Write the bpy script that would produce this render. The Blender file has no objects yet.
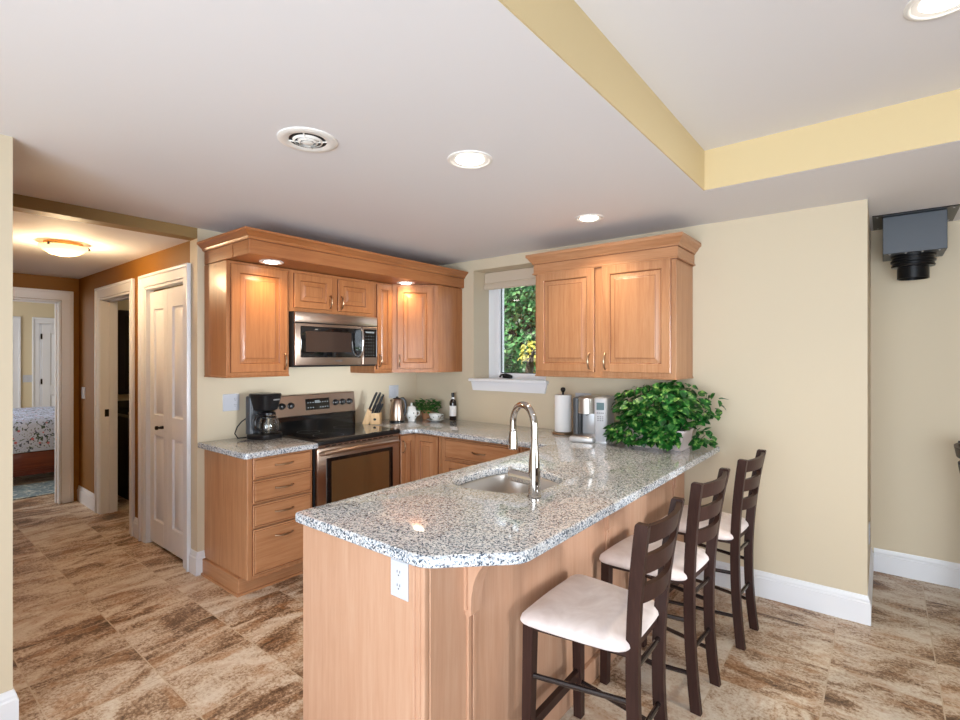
import bpy, bmesh, math, random
from mathutils import Vector, Matrix
from math import sin, cos, pi, radians, hypot
random.seed(7)
SC = bpy.context.scene
COL = SC.collection

# ------------------------------------------------------------------ camera
CAM_H, F_PX, YAW, HORIZON = 1.5, 503.15, 0.675891, 357.19
cd = bpy.data.cameras.new('camera'); cam = bpy.data.objects.new('camera', cd); COL.objects.link(cam)
cam.location = (0, 0, CAM_H); cam.rotation_euler = (pi/2, 0, YAW)
cd.sensor_width = 36.0; cd.lens = 36.0*F_PX/960.0; cd.shift_y = -(360-HORIZON)/960.0
cd.clip_start = 0.02; cd.clip_end = 200
SC.camera = cam

# ------------------------------------------------------------------ world, lights, exposure
w = bpy.data.worlds.new('sky'); SC.world = w; w.use_nodes = True
bg = w.node_tree.nodes['Background']; bg.inputs[0].default_value = (0.80, 0.90, 1.0, 1); bg.inputs[1].default_value = 1.6

def lamp(name, kind, loc, energy, color, rot=(0, 0, 0), **kw):
    d = bpy.data.lights.new(name, kind); d.energy = energy; d.color = color
    for k, v in kw.items(): setattr(d, k, v)
    o = bpy.data.objects.new(name, d); COL.objects.link(o); o.location = loc; o.rotation_euler = rot
    return o
def look(o, tgt):
    o.rotation_euler = (Vector(tgt)-o.location).to_track_quat('-Z', 'Y').to_euler()

sun = lamp('sun', 'SUN', (0, -10, 20), 4.0, (1.0, 0.95, 0.86), angle=0.02); sun.rotation_euler = (radians(40), 0, radians(-28))
# daylight of the wide glass doors behind the camera; on the right an added fill
a = lamp('daylight_back', 'AREA', (0.7, -2.75, 1.35), 50, (0.80, 0.90, 1.0), shape='RECTANGLE', size=4.6, size_y=2.0, spread=radians(125)); look(a, (0.2, 4, 1.3))
a = lamp('fill_right', 'AREA', (3.85, 2.1, 1.25), 8.5, (0.86, 0.93, 1.0), shape='RECTANGLE', size=1.4, size_y=1.7, spread=radians(26)); look(a, (-3.6, 2.45, 1.2))  # added narrow fill aimed to brighten the stove wall
# unseen fill added behind the camera to brighten the ceiling
a = lamp('bounce_fill', 'AREA', (0.3, -1.8, 0.85), 70, (0.78, 0.89, 1.0), shape='RECTANGLE', size=3.0, size_y=2.2, spread=radians(135)); look(a, (-1.9, 3.0, 2.3))
SC.view_settings.view_transform = 'Standard'; SC.view_settings.look = 'None'
SC.view_settings.exposure = 0.57; SC.view_settings.gamma = 1.0
SC.view_settings.use_curve_mapping = False

# ------------------------------------------------------------------ helpers
class MB:
    """collects shapes into one mesh"""
    def __init__(s): s.bm = bmesh.new(); s.mi = 0
    def f(s, pts, mi=None):
        try:
            fc = s.bm.faces.new([s.bm.verts.new(p) for p in pts])
        except ValueError: return None
        fc.material_index = s.mi if mi is None else mi
        return fc
    def box(s, x0, x1, y0, y1, z0, z1, b=0.0, seg=2, mi=None):
        return s.obox(Matrix.Identity(4), x0, x1, y0, y1, z0, z1, b, seg, mi)
    def obox(s, M, x0, x1, y0, y1, z0, z1, b=0.0, seg=2, mi=None):
        v = [s.bm.verts.new(M @ Vector(p)) for p in ((x0,y0,z0),(x1,y0,z0),(x1,y1,z0),(x0,y1,z0),(x0,y0,z1),(x1,y0,z1),(x1,y1,z1),(x0,y1,z1))]
        fs = [s.bm.faces.new([v[i] for i in q]) for q in ((3,2,1,0),(4,5,6,7),(0,1,5,4),(1,2,6,5),(2,3,7,6),(3,0,4,7))]
        for q in fs: q.material_index = s.mi if mi is None else mi
        if b > 0:
            ed = list({e for q in fs for e in q.edges})
            r = bmesh.ops.bevel(s.bm, geom=ed, offset=b, segments=seg, affect='EDGES', profile=0.5)
            for q in r['faces']: q.material_index = s.mi if mi is None else mi
    def loops(s, L, cap0=True, cap1=True, closed=True, mis=None):
        """bridge successive rings of equal length"""
        V = [[s.bm.verts.new(p) for p in l] for l in L]
        n = len(L[0])
        for k in range(len(V)-1):
            for i in range(n if closed else n-1):
                j = (i+1) % n
                try: q = s.bm.faces.new((V[k][i], V[k][j], V[k+1][j], V[k+1][i]))
                except ValueError: continue
                q.material_index = mis[k] if mis else s.mi
        for fl, vs in ((cap0, V[0][::-1]), (cap1, V[-1])):
            if fl and len(vs) > 2:
                try: q = s.bm.faces.new(vs); q.material_index = s.mi
                except ValueError: pass
    def tube(s, pts, r, seg=8, cap=True, flat=None):
        pts = [Vector(p) for p in pts]; n = len(pts)
        rs = r if isinstance(r, (list, tuple)) else [r]*n
        T = []
        for i in range(n):
            a = pts[max(i-1, 0)]; b = pts[min(i+1, n-1)]; T.append((b-a).normalized())
        up = Vector((0, 0, 1)) if abs(T[0].z) < 0.9 else Vector((1, 0, 0))
        N = (up - T[0]*up.dot(T[0])).normalized(); L = []
        for i in range(n):
            N = (N - T[i]*N.dot(T[i])).normalized(); B = T[i].cross(N)
            L.append([pts[i] + (N*cos(2*pi*k/seg) + B*sin(2*pi*k/seg)*(flat or 1))*rs[i] for k in range(seg)])
        s.loops(L, cap, cap)
    def lathe(s, prof, c=(0, 0, 0), seg=24, cap0=True, cap1=True, sx=1, sy=1):
        L = [[(c[0]+r*sx*cos(2*pi*k/seg), c[1]+r*sy*sin(2*pi*k/seg), c[2]+z) for k in range(seg)] for r, z in prof]
        s.loops(L, cap0, cap1)
    def prism(s, poly, z0, z1):
        s.loops([[(x, y, z0) for x, y in poly], [(x, y, z1) for x, y in poly]])
    def prism_uz(s, o, u, n, poly, d0, d1):
        """polygon in (u, z) pushed along n from d0 to d1"""
        o, u, n = Vector(o), Vector(u), Vector(n)
        s.loops([[o+u*a+n*d+Vector((0, 0, c)) for a, c in poly] for d in (d0, d1)])
    def panel(s, o, u, n, wd, h, prof, mis=None, cap0=True):
        """nested rectangles: prof = (inset, depth) pairs; last one is filled"""
        o, u, n = Vector(o), Vector(u), Vector(n)
        L = [[o+u*a+n*d+Vector((0, 0, c)) for a, c in ((i, i), (wd-i, i), (wd-i, h-i), (i, h-i))] for i, d in prof]
        s.loops(L, cap0, True, True, mis)
    def sweep(s, path, prof, side=1):
        """profile (offset to the right of the path, z) mitred along a flat open path"""
        P = [Vector((x, y)) for x, y in path]; n = len(P); L = []
        for i in range(n):
            d0 = (P[i]-P[i-1]).normalized() if i else None
            d1 = (P[i+1]-P[i]).normalized() if i < n-1 else None
            nr = lambda d: Vector((d.y, -d.x))*side
            if d0 is None: m = nr(d1)
            elif d1 is None: m = nr(d0)
            else:
                m = (nr(d0)+nr(d1)).normalized(); m = m/max(0.3, m.dot(nr(d0)))
            L.append([(P[i].x+m.x*a, P[i].y+m.y*a, z) for a, z in prof])
        s.loops(L, True, True)
    def build(s, name, mat, parent=None, world=False, smooth=35, recalc=True):
        bm = s.bm
        if recalc: bmesh.ops.recalc_face_normals(bm, faces=bm.faces[:])
        if world and parent is not None:
            bmesh.ops.transform(bm, matrix=parent_matrix(parent).inverted(), verts=bm.verts[:])
        me = bpy.data.meshes.new(name); bm.to_mesh(me); bm.free()
        for m in (mat if isinstance(mat, (list, tuple)) else [mat]): me.materials.append(m)
        if smooth:
            me.shade_smooth(); me.set_sharp_from_angle(angle=radians(smooth))
        o = bpy.data.objects.new(name, me); COL.objects.link(o)
        if parent is not None: o.parent = parent
        return o

def parent_matrix(o):
    m = Matrix.LocRotScale(o.location, o.rotation_euler, o.scale)
    return parent_matrix(o.parent) @ m if o.parent else m
def tag(o, label=None, cat=None, group=None, kind=None):
    if label: o['label'] = label
    if cat: o['category'] = cat
    if group: o['group'] = group
    if kind: o['kind'] = kind
    return o
def thing(name, label, cat, loc=(0, 0, 0), rz=0.0, group=None):
    o = bpy.data.objects.new(name, None); COL.objects.link(o); o.empty_display_size = 0.05
    o.location = loc; o.rotation_euler = (0, 0, rz)
    return tag(o, label, cat, group)
def struct(o): return tag(o, kind='structure')
def dup(root, loc, rz, label, group=None):
    r = root.copy(); COL.objects.link(r); r.location = loc; r.rotation_euler = (0, 0, rz); r['label'] = label
    if group: r['group'] = group
    for ch in [c for c in bpy.data.objects if c.parent == root]:
        c = ch.copy(); COL.objects.link(c); c.parent = r
        for g in [q for q in bpy.data.objects if q.parent == ch]:
            d = g.copy(); COL.objects.link(d); d.parent = c
    return r
def rrect(x0, x1, y0, y1, r, n=5):
    out = []
    for cx, cy, a0 in ((x1-r, y1-r, 0), (x0+r, y1-r, 90), (x0+r, y0+r, 180), (x1-r, y0+r, 270)):
        for k in range(n+1):
            a = radians(a0+90*k/n); out.append((cx+r*cos(a), cy+r*sin(a)))
    return out
def catmull(P, n=5):
    out = []; m = len(P)
    for i in range(m):
        p0, p1, p2, p3 = (Vector(P[(i+k-1) % m]) for k in range(4))
        for k in range(n):
            t = k/n
            out.append(tuple(0.5*((2*p1)+(p2-p0)*t+(2*p0-5*p1+4*p2-p3)*t*t+(3*p1-p0-3*p2+p3)*t**3)))
    return out
def offset(poly, d):
    """inset a CCW polygon by d"""
    n = len(poly); out = []
    for i in range(n):
        a, b, c = (Vector(poly[(i+k-1) % n]) for k in range(3))
        d0, d1 = (b-a), (c-b)
        if d0.length < 1e-7 or d1.length < 1e-7: out.append(tuple(b)); continue
        d0.normalize(); d1.normalize()
        n0, n1 = Vector((-d0.y, d0.x)), Vector((-d1.y, d1.x)); m = (n0+n1).normalized()
        out.append(tuple(b+m*(d/max(0.4, m.dot(n0)))))
    return out

# ------------------------------------------------------------------ materials
def lin(c):
    return tuple(((v/255)/12.92 if v/255 <= 0.04045 else ((v/255+0.055)/1.055)**2.4) for v in c)+(1,)
def new_mat(name, base, rough=0.5, metal=0.0, spec=0.5, coat=0.0, trans=0.0, ior=1.45, emit=None, estr=0.0):
    m = bpy.data.materials.new(name); m.use_nodes = True
    b = m.node_tree.nodes['Principled BSDF']
    b.inputs['Base Color'].default_value = base; b.inputs['Roughness'].default_value = rough
    b.inputs['Metallic'].default_value = metal; b.inputs['Specular IOR Level'].default_value = spec
    b.inputs['Coat Weight'].default_value = coat; b.inputs['Coat Roughness'].default_value = 0.08
    b.inputs['Transmission Weight'].default_value = trans; b.inputs['IOR'].default_value = ior
    if emit: b.inputs['Emission Color'].default_value = emit; b.inputs['Emission Strength'].default_value = estr
    return m
def N(m, t, **kw):
    n = m.node_tree.nodes.new(t)
    for k, v in kw.items(): setattr(n, k, v)
    return n
def LK(m, a, b): m.node_tree.links.new(a, b)
def ramp(m, stops, interp='LINEAR'):
    r = N(m, 'ShaderNodeValToRGB'); r.color_ramp.interpolation = interp
    e = r.color_ramp.elements
    while len(e) < len(stops): e.new(0.5)
    for q, (p, c) in zip(e, stops): q.position = p; q.color = c
    return r
def math_(m, op, a, b=None, c=None):
    n = N(m, 'ShaderNodeMath', operation=op)
    for i, v in enumerate((a, b, c)):
        if v is None: continue
        if isinstance(v, (int, float)): n.inputs[i].default_value = v
        else: LK(m, v, n.inputs[i])
    return n.outputs[0]
def mix(m, fac, a, b, blend='MIX'):
    n = N(m, 'ShaderNodeMix', data_type='RGBA', blend_type=blend)
    for sock, v in ((n.inputs[0], fac), (n.inputs[6], a), (n.inputs[7], b)):
        if isinstance(v, (int, float)): sock.default_value = v
        elif isinstance(v, tuple): sock.default_value = v
        else: LK(m, v, sock)
    return n.outputs[2]
def noise(m, vec, scale, detail=3, rough=0.5, dist=0.0):
    n = N(m, 'ShaderNodeTexNoise'); n.inputs['Scale'].default_value = scale; n.inputs['Detail'].default_value = detail
    n.inputs['Roughness'].default_value = rough; n.inputs['Distortion'].default_value = dist
    if vec is not None: LK(m, vec, n.inputs['Vector'])
    return n
def objvec(m, scale=(1, 1, 1), kind='Object'):
    t = N(m, 'ShaderNodeTexCoord'); mp = N(m, 'ShaderNodeMapping'); mp.inputs['Scale'].default_value = scale
    LK(m, t.outputs[kind], mp.inputs['Vector']); return mp.outputs[0]
def bsdf(m): return m.node_tree.nodes['Principled BSDF']
def bump(m, h, strength, dist=0.002):
    b = N(m, 'ShaderNodeBump'); b.inputs['Strength'].default_value = strength; b.inputs['Distance'].default_value = dist
    LK(m, h, b.inputs['Height']); LK(m, b.outputs[0], bsdf(m).inputs['Normal'])

def paint(name, rgb, rough=0.6, amt=0.02):
    m = new_mat(name, lin(rgb), rough, spec=0.3)
    n = noise(m, objvec(m), 180, 2); bump(m, n.outputs[0], 0.06, 0.001)
    return m
M_wall = paint('tan_wall_paint', (212, 197, 171), 0.55)
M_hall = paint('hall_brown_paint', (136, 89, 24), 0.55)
M_header_shade = paint('shaded_header_paint', (152, 124, 80), 0.55)  # darkened in the colour for the grazing light on the header
M_tray_lit = paint('tray_side_warm_lit', (212, 190, 146), 0.55)  # wall paint tinted yellower to carry the warm light in the tray
M_ceil = paint('ceiling_paint', (232, 229, 230), 0.7)
M_trim = new_mat('white_trim_paint', lin((232, 232, 235)), 0.3, spec=0.5)
M_bed_wall = paint('bedroom_wall_paint', (216, 200, 168), 0.6)

def wood(name, c_dark, c_mid, c_light, grain, rough=0.35):
    m = new_mat(name, lin(c_mid), rough, spec=0.45, coat=0.10)
    sc = {'z': (22, 22, 1.3), 'x': (1.3, 22, 22), 'y': (22, 1.3, 22), 'h': (1.6, 1.6, 26)}[grain]
    v = objvec(m, sc)
    n1 = noise(m, v, 1.6, 5, 0.62, 0.6); n2 = noise(m, v, 7.0, 3, 0.6); n3 = noise(m, objvec(m), 2.2, 2)
    t = math_(m, 'ADD', math_(m, 'MULTIPLY', n1.outputs[0], 0.6), math_(m, 'MULTIPLY', n2.outputs[0], 0.25))
    t = math_(m, 'ADD', t, math_(m, 'MULTIPLY', n3.outputs[0], 0.25))
    r = ramp(m, [(0.36, lin(c_dark)), (0.54, lin(c_mid)), (0.74, lin(c_light))]); LK(m, t, r.inputs[0])
    LK(m, r.outputs[0], bsdf(m).inputs['Base Color']); return m
WD, WM, WL = (164, 110, 73), (181, 129, 90), (195, 146, 107)
M_wz = wood('maple_upright_grain', WD, WM, WL, 'z')
M_wh = wood('maple_level_grain', WD, WM, WL, 'h')
M_glaze_shade = new_mat('dark_glaze_and_shade', lin((128, 76, 44)), 0.45)  # groove glaze; also painted shade lines under crowns and round door edges
M_uwz = wood('amber_maple_upright_grain', (150, 92, 54), (170, 110, 66), (184, 124, 78), 'z')
M_uwh = wood('amber_maple_level_grain', (146, 88, 50), (164, 103, 60), (178, 118, 72), 'h')
M_pw = wood('pale_maple_panel', (178, 134, 105), (188, 145, 117), (196, 157, 130), 'z', 0.4)
M_espresso = wood('espresso_stained_wood', (40, 24, 20), (52, 32, 27), (64, 42, 36), 'z', 0.42)
bsdf(M_espresso).inputs['Coat Weight'].default_value = 0.0; bsdf(M_espresso).inputs['Specular IOR Level'].default_value = 0.3
M_knifewood = wood('pale_beech', (205, 160, 108), (222, 180, 128), (232, 194, 146), 'z', 0.45)
M_cherry = wood('cherry_bed_wood', (88, 38, 22), (112, 50, 30), (132, 64, 38), 'h', 0.35)

# granite
def granite():
    m = new_mat('speckled_granite', (0.5, 0.5, 0.5, 1), 0.055, spec=0.55, coat=0.3)
    v = objvec(m)
    vo = N(m, 'ShaderNodeTexVoronoi'); vo.inputs['Scale'].default_value = 210; LK(m, v, vo.inputs['Vector'])
    wn = N(m, 'ShaderNodeSeparateColor'); LK(m, vo.outputs['Color'], wn.inputs[0])
    n = noise(m, v, 70, 3, 0.65)
    t = math_(m, 'ADD', math_(m, 'MULTIPLY', wn.outputs[0], 0.62), math_(m, 'MULTIPLY', n.outputs[0], 0.38))
    r = ramp(m, [(0.0, lin((40, 50, 64))), (0.27, lin((66, 76, 90))), (0.32, lin((124, 134, 146))), (0.44, lin((160, 166, 172))),
                 (0.56, lin((192, 194, 196))), (0.72, lin((216, 217, 218)))])
    LK(m, t, r.inputs[0])
    warm = noise(m, v, 34, 3, 0.6); wr = ramp(m, [(0.54, (0, 0, 0, 1)), (0.66, (1, 1, 1, 1))]); LK(m, warm.outputs[0], wr.inputs[0])
    c = mix(m, math_(m, 'MULTIPLY', wr.outputs[0], 0.18), r.outputs[0], lin((176, 150, 128)))
    LK(m, c, bsdf(m).inputs['Base Color']); return m
M_granite = granite()

# stone floor tile, 405 mm grid
def floor_mat():
    m = new_mat('slate_look_tile', (0.4, 0.3, 0.2, 1), 0.4, spec=0.4)
    T, X0, Y0 = 0.405, 0.2, 0.503
    g = N(m, 'ShaderNodeNewGeometry'); s = N(m, 'ShaderNodeSeparateXYZ'); LK(m, g.outputs['Position'], s.inputs[0])
    u = math_(m, 'DIVIDE', math_(m, 'SUBTRACT', s.outputs[0], X0), T); v = math_(m, 'DIVIDE', math_(m, 'SUBTRACT', s.outputs[1], Y0), T)
    iu, iv = math_(m, 'FLOOR', u), math_(m, 'FLOOR', v)
    fu, fv = math_(m, 'SUBTRACT', u, iu), math_(m, 'SUBTRACT', v, iv)
    cid = N(m, 'ShaderNodeCombineXYZ'); LK(m, iu, cid.inputs[0]); LK(m, iv, cid.inputs[1])
    wn = N(m, 'ShaderNodeTexWhiteNoise', noise_dimensions='3D'); LK(m, cid.outputs[0], wn.inputs['Vector'])
    ws = N(m, 'ShaderNodeSeparateColor'); LK(m, wn.outputs['Color'], ws.inputs[0])
    # grain runs mostly along Y, on the right half along X
    swap = math_(m, 'GREATER_THAN', math_(m, 'ADD', ws.outputs[0], math_(m, 'MULTIPLY', iu, 0.14)), -0.05)
    pu = math_(m, 'ADD', math_(m, 'MULTIPLY', fu, math_(m, 'SUBTRACT', 1.0, swap)), math_(m, 'MULTIPLY', fv, swap))
    pv = math_(m, 'ADD', math_(m, 'MULTIPLY', fv, math_(m, 'SUBTRACT', 1.0, swap)), math_(m, 'MULTIPLY', fu, swap))
    c1 = N(m, 'ShaderNodeCombineXYZ')
    LK(m, math_(m, 'MULTIPLY', pu, 1.35), c1.inputs[0]); LK(m, math_(m, 'MULTIPLY', pv, 0.62), c1.inputs[1])
    LK(m, math_(m, 'MULTIPLY', ws.outputs[1], 37.0), c1.inputs[2])
    big = noise(m, c1.outputs[0], 1.15, 5, 0.60, 1.3)
    c2 = N(m, 'ShaderNodeCombineXYZ')
    LK(m, math_(m, 'MULTIPLY', pu, 2.2), c2.inputs[0]); LK(m, math_(m, 'MULTIPLY', pv, 1.25), c2.inputs[1])
    LK(m, math_(m, 'MULTIPLY', ws.outputs[2], 91.0), c2.inputs[2])
    fine = noise(m, c2.outputs[0], 5.0, 7, 0.75, 0.9)
    grit = noise(m, g.outputs['Position'], 70, 4, 0.75)
    t = math_(m, 'ADD', math_(m, 'MULTIPLY', big.outputs[0], 0.72), math_(m, 'MULTIPLY', fine.outputs[0], 0.28))
    t = math_(m, 'ADD', t, math_(m, 'MULTIPLY', math_(m, 'SUBTRACT', grit.outputs[0], 0.5), 0.46))
    t = math_(m, 'ADD', t, math_(m, 'MULTIPLY', math_(m, 'SUBTRACT', ws.outputs[2], 0.5), 0.06))
    r = ramp(m, [(0.33, lin((82, 60, 46))), (0.40, lin((122, 94, 72))), (0.445, lin((158, 128, 102))), (0.49, lin((194, 170, 146))),
                 (0.56, lin((216, 202, 184))), (0.68, lin((226, 216, 202)))])
    LK(m, t, r.inputs[0])
    ora = noise(m, c2.outputs[0], 1.6, 3, 0.6, 0.8); orr = ramp(m, [(0.52, (0, 0, 0, 1)), (0.64, (1, 1, 1, 1))]); LK(m, ora.outputs[0], orr.inputs[0])
    col = mix(m, math_(m, 'MULTIPLY', orr.outputs[0], 0.42), r.outputs[0], lin((176, 126, 82)))
    eu = math_(m, 'MINIMUM', fu, math_(m, 'SUBTRACT', 1.0, fu)); ev = math_(m, 'MINIMUM', fv, math_(m, 'SUBTRACT', 1.0, fv))
    ed = math_(m, 'MINIMUM', eu, ev); gr = math_(m, 'LESS_THAN', ed, 0.0068)
    col = mix(m, gr, col, lin((200, 180, 156)))
    LK(m, col, bsdf(m).inputs['Base Color'])
    h = math_(m, 'SUBTRACT', math_(m, 'ADD', math_(m, 'MULTIPLY', fine.outputs[0], 0.6), math_(m, 'MULTIPLY', grit.outputs[0], 0.3)), math_(m, 'MULTIPLY', gr, 0.5))
    bump(m, h, 0.35, 0.004); return m
M_floor = floor_mat()

def brushed(name, rgb, rough=0.28, scale=None):
    m = new_mat(name, lin(rgb), rough, 1.0)
    if scale:
        n = noise(m, objvec(m, scale), 1.0, 3); r = ramp(m, [(0.3, (rough*0.9,)*3+(1,)), (0.7, (rough*1.12,)*3+(1,))])
        LK(m, n.outputs[0], r.inputs[0]); LK(m, r.outputs[0], bsdf(m).inputs['Roughness'])
    return m
M_steel = brushed('brushed_stainless', (178, 157, 141), 0.30)
M_sink = brushed('sink_stainless', (205, 200, 195), 0.34, (60, 60, 2))
M_chrome = new_mat('polished_chrome', lin((196, 191, 187)), 0.06, 1.0)
M_bronze = new_mat('antique_nickel', lin((172, 146, 120)), 0.28, 1.0)
M_blkmetal = new_mat('dark_bronze_metal', lin((38, 32, 30)), 0.4, 0.6)
M_blackgls = new_mat('black_glass', lin((14, 14, 15)), 0.05, spec=0.6, coat=0.5)
M_black = new_mat('black_plastic', lin((24, 24, 26)), 0.28)
M_blackhandle = new_mat('black_knife_handle', lin((20, 18, 18)), 0.45, spec=0.3)
M_blackmat = new_mat('matte_black', lin((22, 21, 21)), 0.6)
M_darkgrey = new_mat('dark_grey_plastic', lin((70, 72, 76)), 0.35)
M_ovengls = new_mat('oven_glass', lin((128, 100, 66)), 0.05, 0.6, coat=0.6)  # golden base colour stands in for the reflected peninsula cabinets
M_white = new_mat('white_plastic', lin((194, 195, 201)), 0.35)
M_lgrey = new_mat('silver_plastic', lin((200, 200, 202)), 0.3, 0.3)
M_paper = new_mat('white_paper', lin((243, 241, 240)), 0.85, spec=0.1)
M_glass = new_mat('clear_glass', (1, 1, 1, 1), 0.02, trans=1.0, ior=1.45)
M_amber = new_mat('dark_bottle_glass', lin((30, 16, 14)), 0.08, coat=0.5)
M_lcd = new_mat('lcd_screen', lin((86, 112, 118)), 0.15)
M_lcdtxt = new_mat('display_marks', lin((130, 136, 136)), 0.4)
M_greymark = new_mat('grey_print', lin((110, 112, 118)), 0.5)
M_coffee = new_mat('coffee', lin((40, 24, 16)), 0.1)
M_terra = new_mat('tan_clay_pot', lin((176, 124, 88)), 0.7)
M_soil = new_mat('soil', lin((50, 36, 26)), 0.95)
M_blackduct = new_mat('black_stove_metal', lin((84, 88, 94)), 0.45, 0.2)
M_blackpipe = new_mat('black_pipe', lin((30, 30, 32)), 0.3, 0.5)
M_dark_wood = new_mat('dark_vanity_wood', lin((34, 24, 20)), 0.4)
M_mirror = new_mat('mirror', lin((60, 58, 56)), 0.03, 1.0)
M_bulb = new_mat('lit_bulb', (1, 0.95, 0.85, 1), 0.4, emit=(1, 0.93, 0.82, 1), estr=9.0)
M_can = new_mat('white_reflector', lin((240, 236, 230)), 0.35)
M_hallglass = new_mat('warm_frosted_glass', lin((255, 225, 170)), 0.4, emit=(1, 0.76, 0.42, 1), estr=0.75)
M_shade = new_mat('linen_shade', lin((205, 188, 168)), 0.9, spec=0.1)
n_ = noise(M_shade, objvec(M_shade, (4, 4, 260)), 1, 2); bump(M_shade, n_.outputs[0], 0.4, 0.002)
def suede():
    m = new_mat('beige_microsuede', lin((224, 210, 206)), 0.9, spec=0.1)
    n = noise(m, objvec(m), 7, 3, 0.6, 0.8); r = ramp(m, [(0.35, lin((212, 196, 190))), (0.65, lin((231, 219, 215)))])
    LK(m, n.outputs[0], r.inputs[0]); LK(m, r.outputs[0], bsdf(m).inputs['Base Color'])
    bsdf(m).inputs['Sheen Weight'].default_value = 0.3; return m
M_suede = suede()
def leafmat(name, a, b, c, scale=14):
    m = new_mat(name, lin(a), 0.4, spec=0.4)
    n = noise(m, objvec(m), scale, 3, 0.6); r = ramp(m, [(0.40, lin(a)), (0.55, lin(b)), (0.68, lin(c))])
    LK(m, n.outputs[0], r.inputs[0]); LK(m, r.outputs[0], bsdf(m).inputs['Base Color']); return m
M_pothos = leafmat('pothos_leaf', (14, 58, 20), (38, 108, 38), (150, 186, 98), 26)
M_herb = leafmat('herb_leaf', (30, 84, 30), (56, 126, 46), (104, 160, 70), 30)
M_tree = leafmat('tree_leaf', (30, 74, 36), (70, 128, 66), (150, 190, 130), 3)
M_tree2 = leafmat('dark_tree_leaf', (16, 44, 24), (34, 76, 40), (70, 116, 66), 3)
M_yellow = leafmat('yellow_leaf', (150, 150, 50), (200, 186, 70), (226, 206, 100), 6)
M_bark = new_mat('bark', lin((70, 54, 42)), 0.9)
M_grass = leafmat('lawn_grass', (50, 84, 36), (70, 110, 48), (96, 132, 62), 4)
def floral():
    m = new_mat('floral_cotton', lin((214, 220, 236)), 0.85, spec=0.1)
    v = objvec(m); base = lin((204, 212, 236))
    n1 = noise(m, v, 15, 2, 0.5, 2.2); r1 = ramp(m, [(0.575, (0, 0, 0, 1)), (0.605, (1, 1, 1, 1))]); LK(m, n1.outputs[0], r1.inputs[0])
    n2 = noise(m, v, 26, 1, 0.5, 1.0); r2 = ramp(m, [(0.63, (0, 0, 0, 1)), (0.66, (1, 1, 1, 1))]); LK(m, n2.outputs[0], r2.inputs[0])
    n3 = N(m, 'ShaderNodeTexVoronoi'); n3.inputs['Scale'].default_value = 12; LK(m, v, n3.inputs['Vector'])
    r3 = ramp(m, [(0.16, (1, 1, 1, 1)), (0.2, (0, 0, 0, 1))]); LK(m, n3.outputs['Distance'], r3.inputs[0])
    c = mix(m, r1.outputs[0], base, lin((84, 100, 96))); c = mix(m, r2.outputs[0], c, lin((70, 78, 110))); c = mix(m, r3.outputs[0], c, lin((206, 120, 132)))
    LK(m, c, bsdf(m).inputs['Base Color']); return m
M_floral = floral()
def china():
    m = new_mat('sprigged_china', lin((236, 236, 232)), 0.12, coat=0.4)
    v = objvec(m); vo = N(m, 'ShaderNodeTexVoronoi'); vo.inputs['Scale'].default_value = 38; LK(m, v, vo.inputs['Vector'])
    r = ramp(m, [(0.20, (1, 1, 1, 1)), (0.26, (0, 0, 0, 1))]); LK(m, vo.outputs['Distance'], r.inputs[0])
    s = N(m, 'ShaderNodeSeparateColor'); LK(m, vo.outputs['Color'], s.inputs[0])
    k = math_(m, 'MULTIPLY', r.outputs[0], math_(m, 'GREATER_THAN', s.outputs[0], 0.45))
    hue = mix(m, math_(m, 'GREATER_THAN', s.outputs[1], 0.6), lin((70, 92, 66)), lin((170, 90, 104)))
    c = mix(m, k, lin((236, 236, 232)), hue); LK(m, c, bsdf(m).inputs['Base Color']); return m
M_china = china()
def rugmat():
    m = new_mat('blue_grey_rug', lin((140, 156, 164)), 0.95, spec=0.1)
    n = noise(m, objvec(m), 12, 3, 0.6, 1.5); r = ramp(m, [(0.42, lin((118, 136, 146))), (0.55, lin((150, 166, 172))), (0.64, lin((206, 210, 208)))])
    LK(m, n.outputs[0], r.inputs[0]); LK(m, r.outputs[0], bsdf(m).inputs['Base Color']); return m
M_rug = rugmat()

# ================================================================== STRUCTURE
XS, YW, YH, XE, ZC, ZH = -3.685, 3.569, 1.485, -6.58, 2.389, 2.320
def sbox(name, mat, *boxes):
    m = MB()
    for b in boxes: m.box(*b)
    return struct(m.build(name, mat, smooth=0))
sbox('floor', M_floor, (-11.3, 4.2, -3.2, 4.9, -0.12, 0.0))
# ceiling with the raised tray, hall ceiling set lower
TX0, TX1, TY0, TY1, TZ = -0.75, 3.0, -1.6, 2.845, 2.600
sbox('ceiling', M_ceil,
     (XS, TX0, -3.0, YW+0.32, ZC, ZC+0.30), (TX0, 4.0, TY1, YW+0.0, ZC, ZC+0.30), (TX1, 4.0, -3.0, TY1, ZC, ZC+0.30),
     (TX0, TX1, -3.0, TY0, ZC, ZC+0.30), (TX0, TX1, TY0, TY1, TZ, TZ+0.10), (-0.39, 4.0, YW, 4.6, ZC, ZC+0.30))
sbox('trim_tray', M_tray_lit, (TX0, TX0+0.006, TY0, TY1, ZC+0.001, TZ), (TX0, TX1, TY1-0.006, TY1, ZC+0.001, TZ),
     (TX1-0.006, TX1, TY0, TY1, ZC+0.001, TZ), (TX0, TX1, TY0, TY0+0.006, ZC+0.001, TZ))
sbox('ceiling_hall', M_ceil, (XE, XS-0.005, 0.40, YH+0.02, ZH, ZH+0.12))
sbox('wall_header', M_header_shade, (XS-0.11, XS, 0.402, YH, ZH-0.002, ZC))
sbox('wall_stove', M_wall, (XS-0.12, XS, YH, YW+0.2, 0, ZC))
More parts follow.
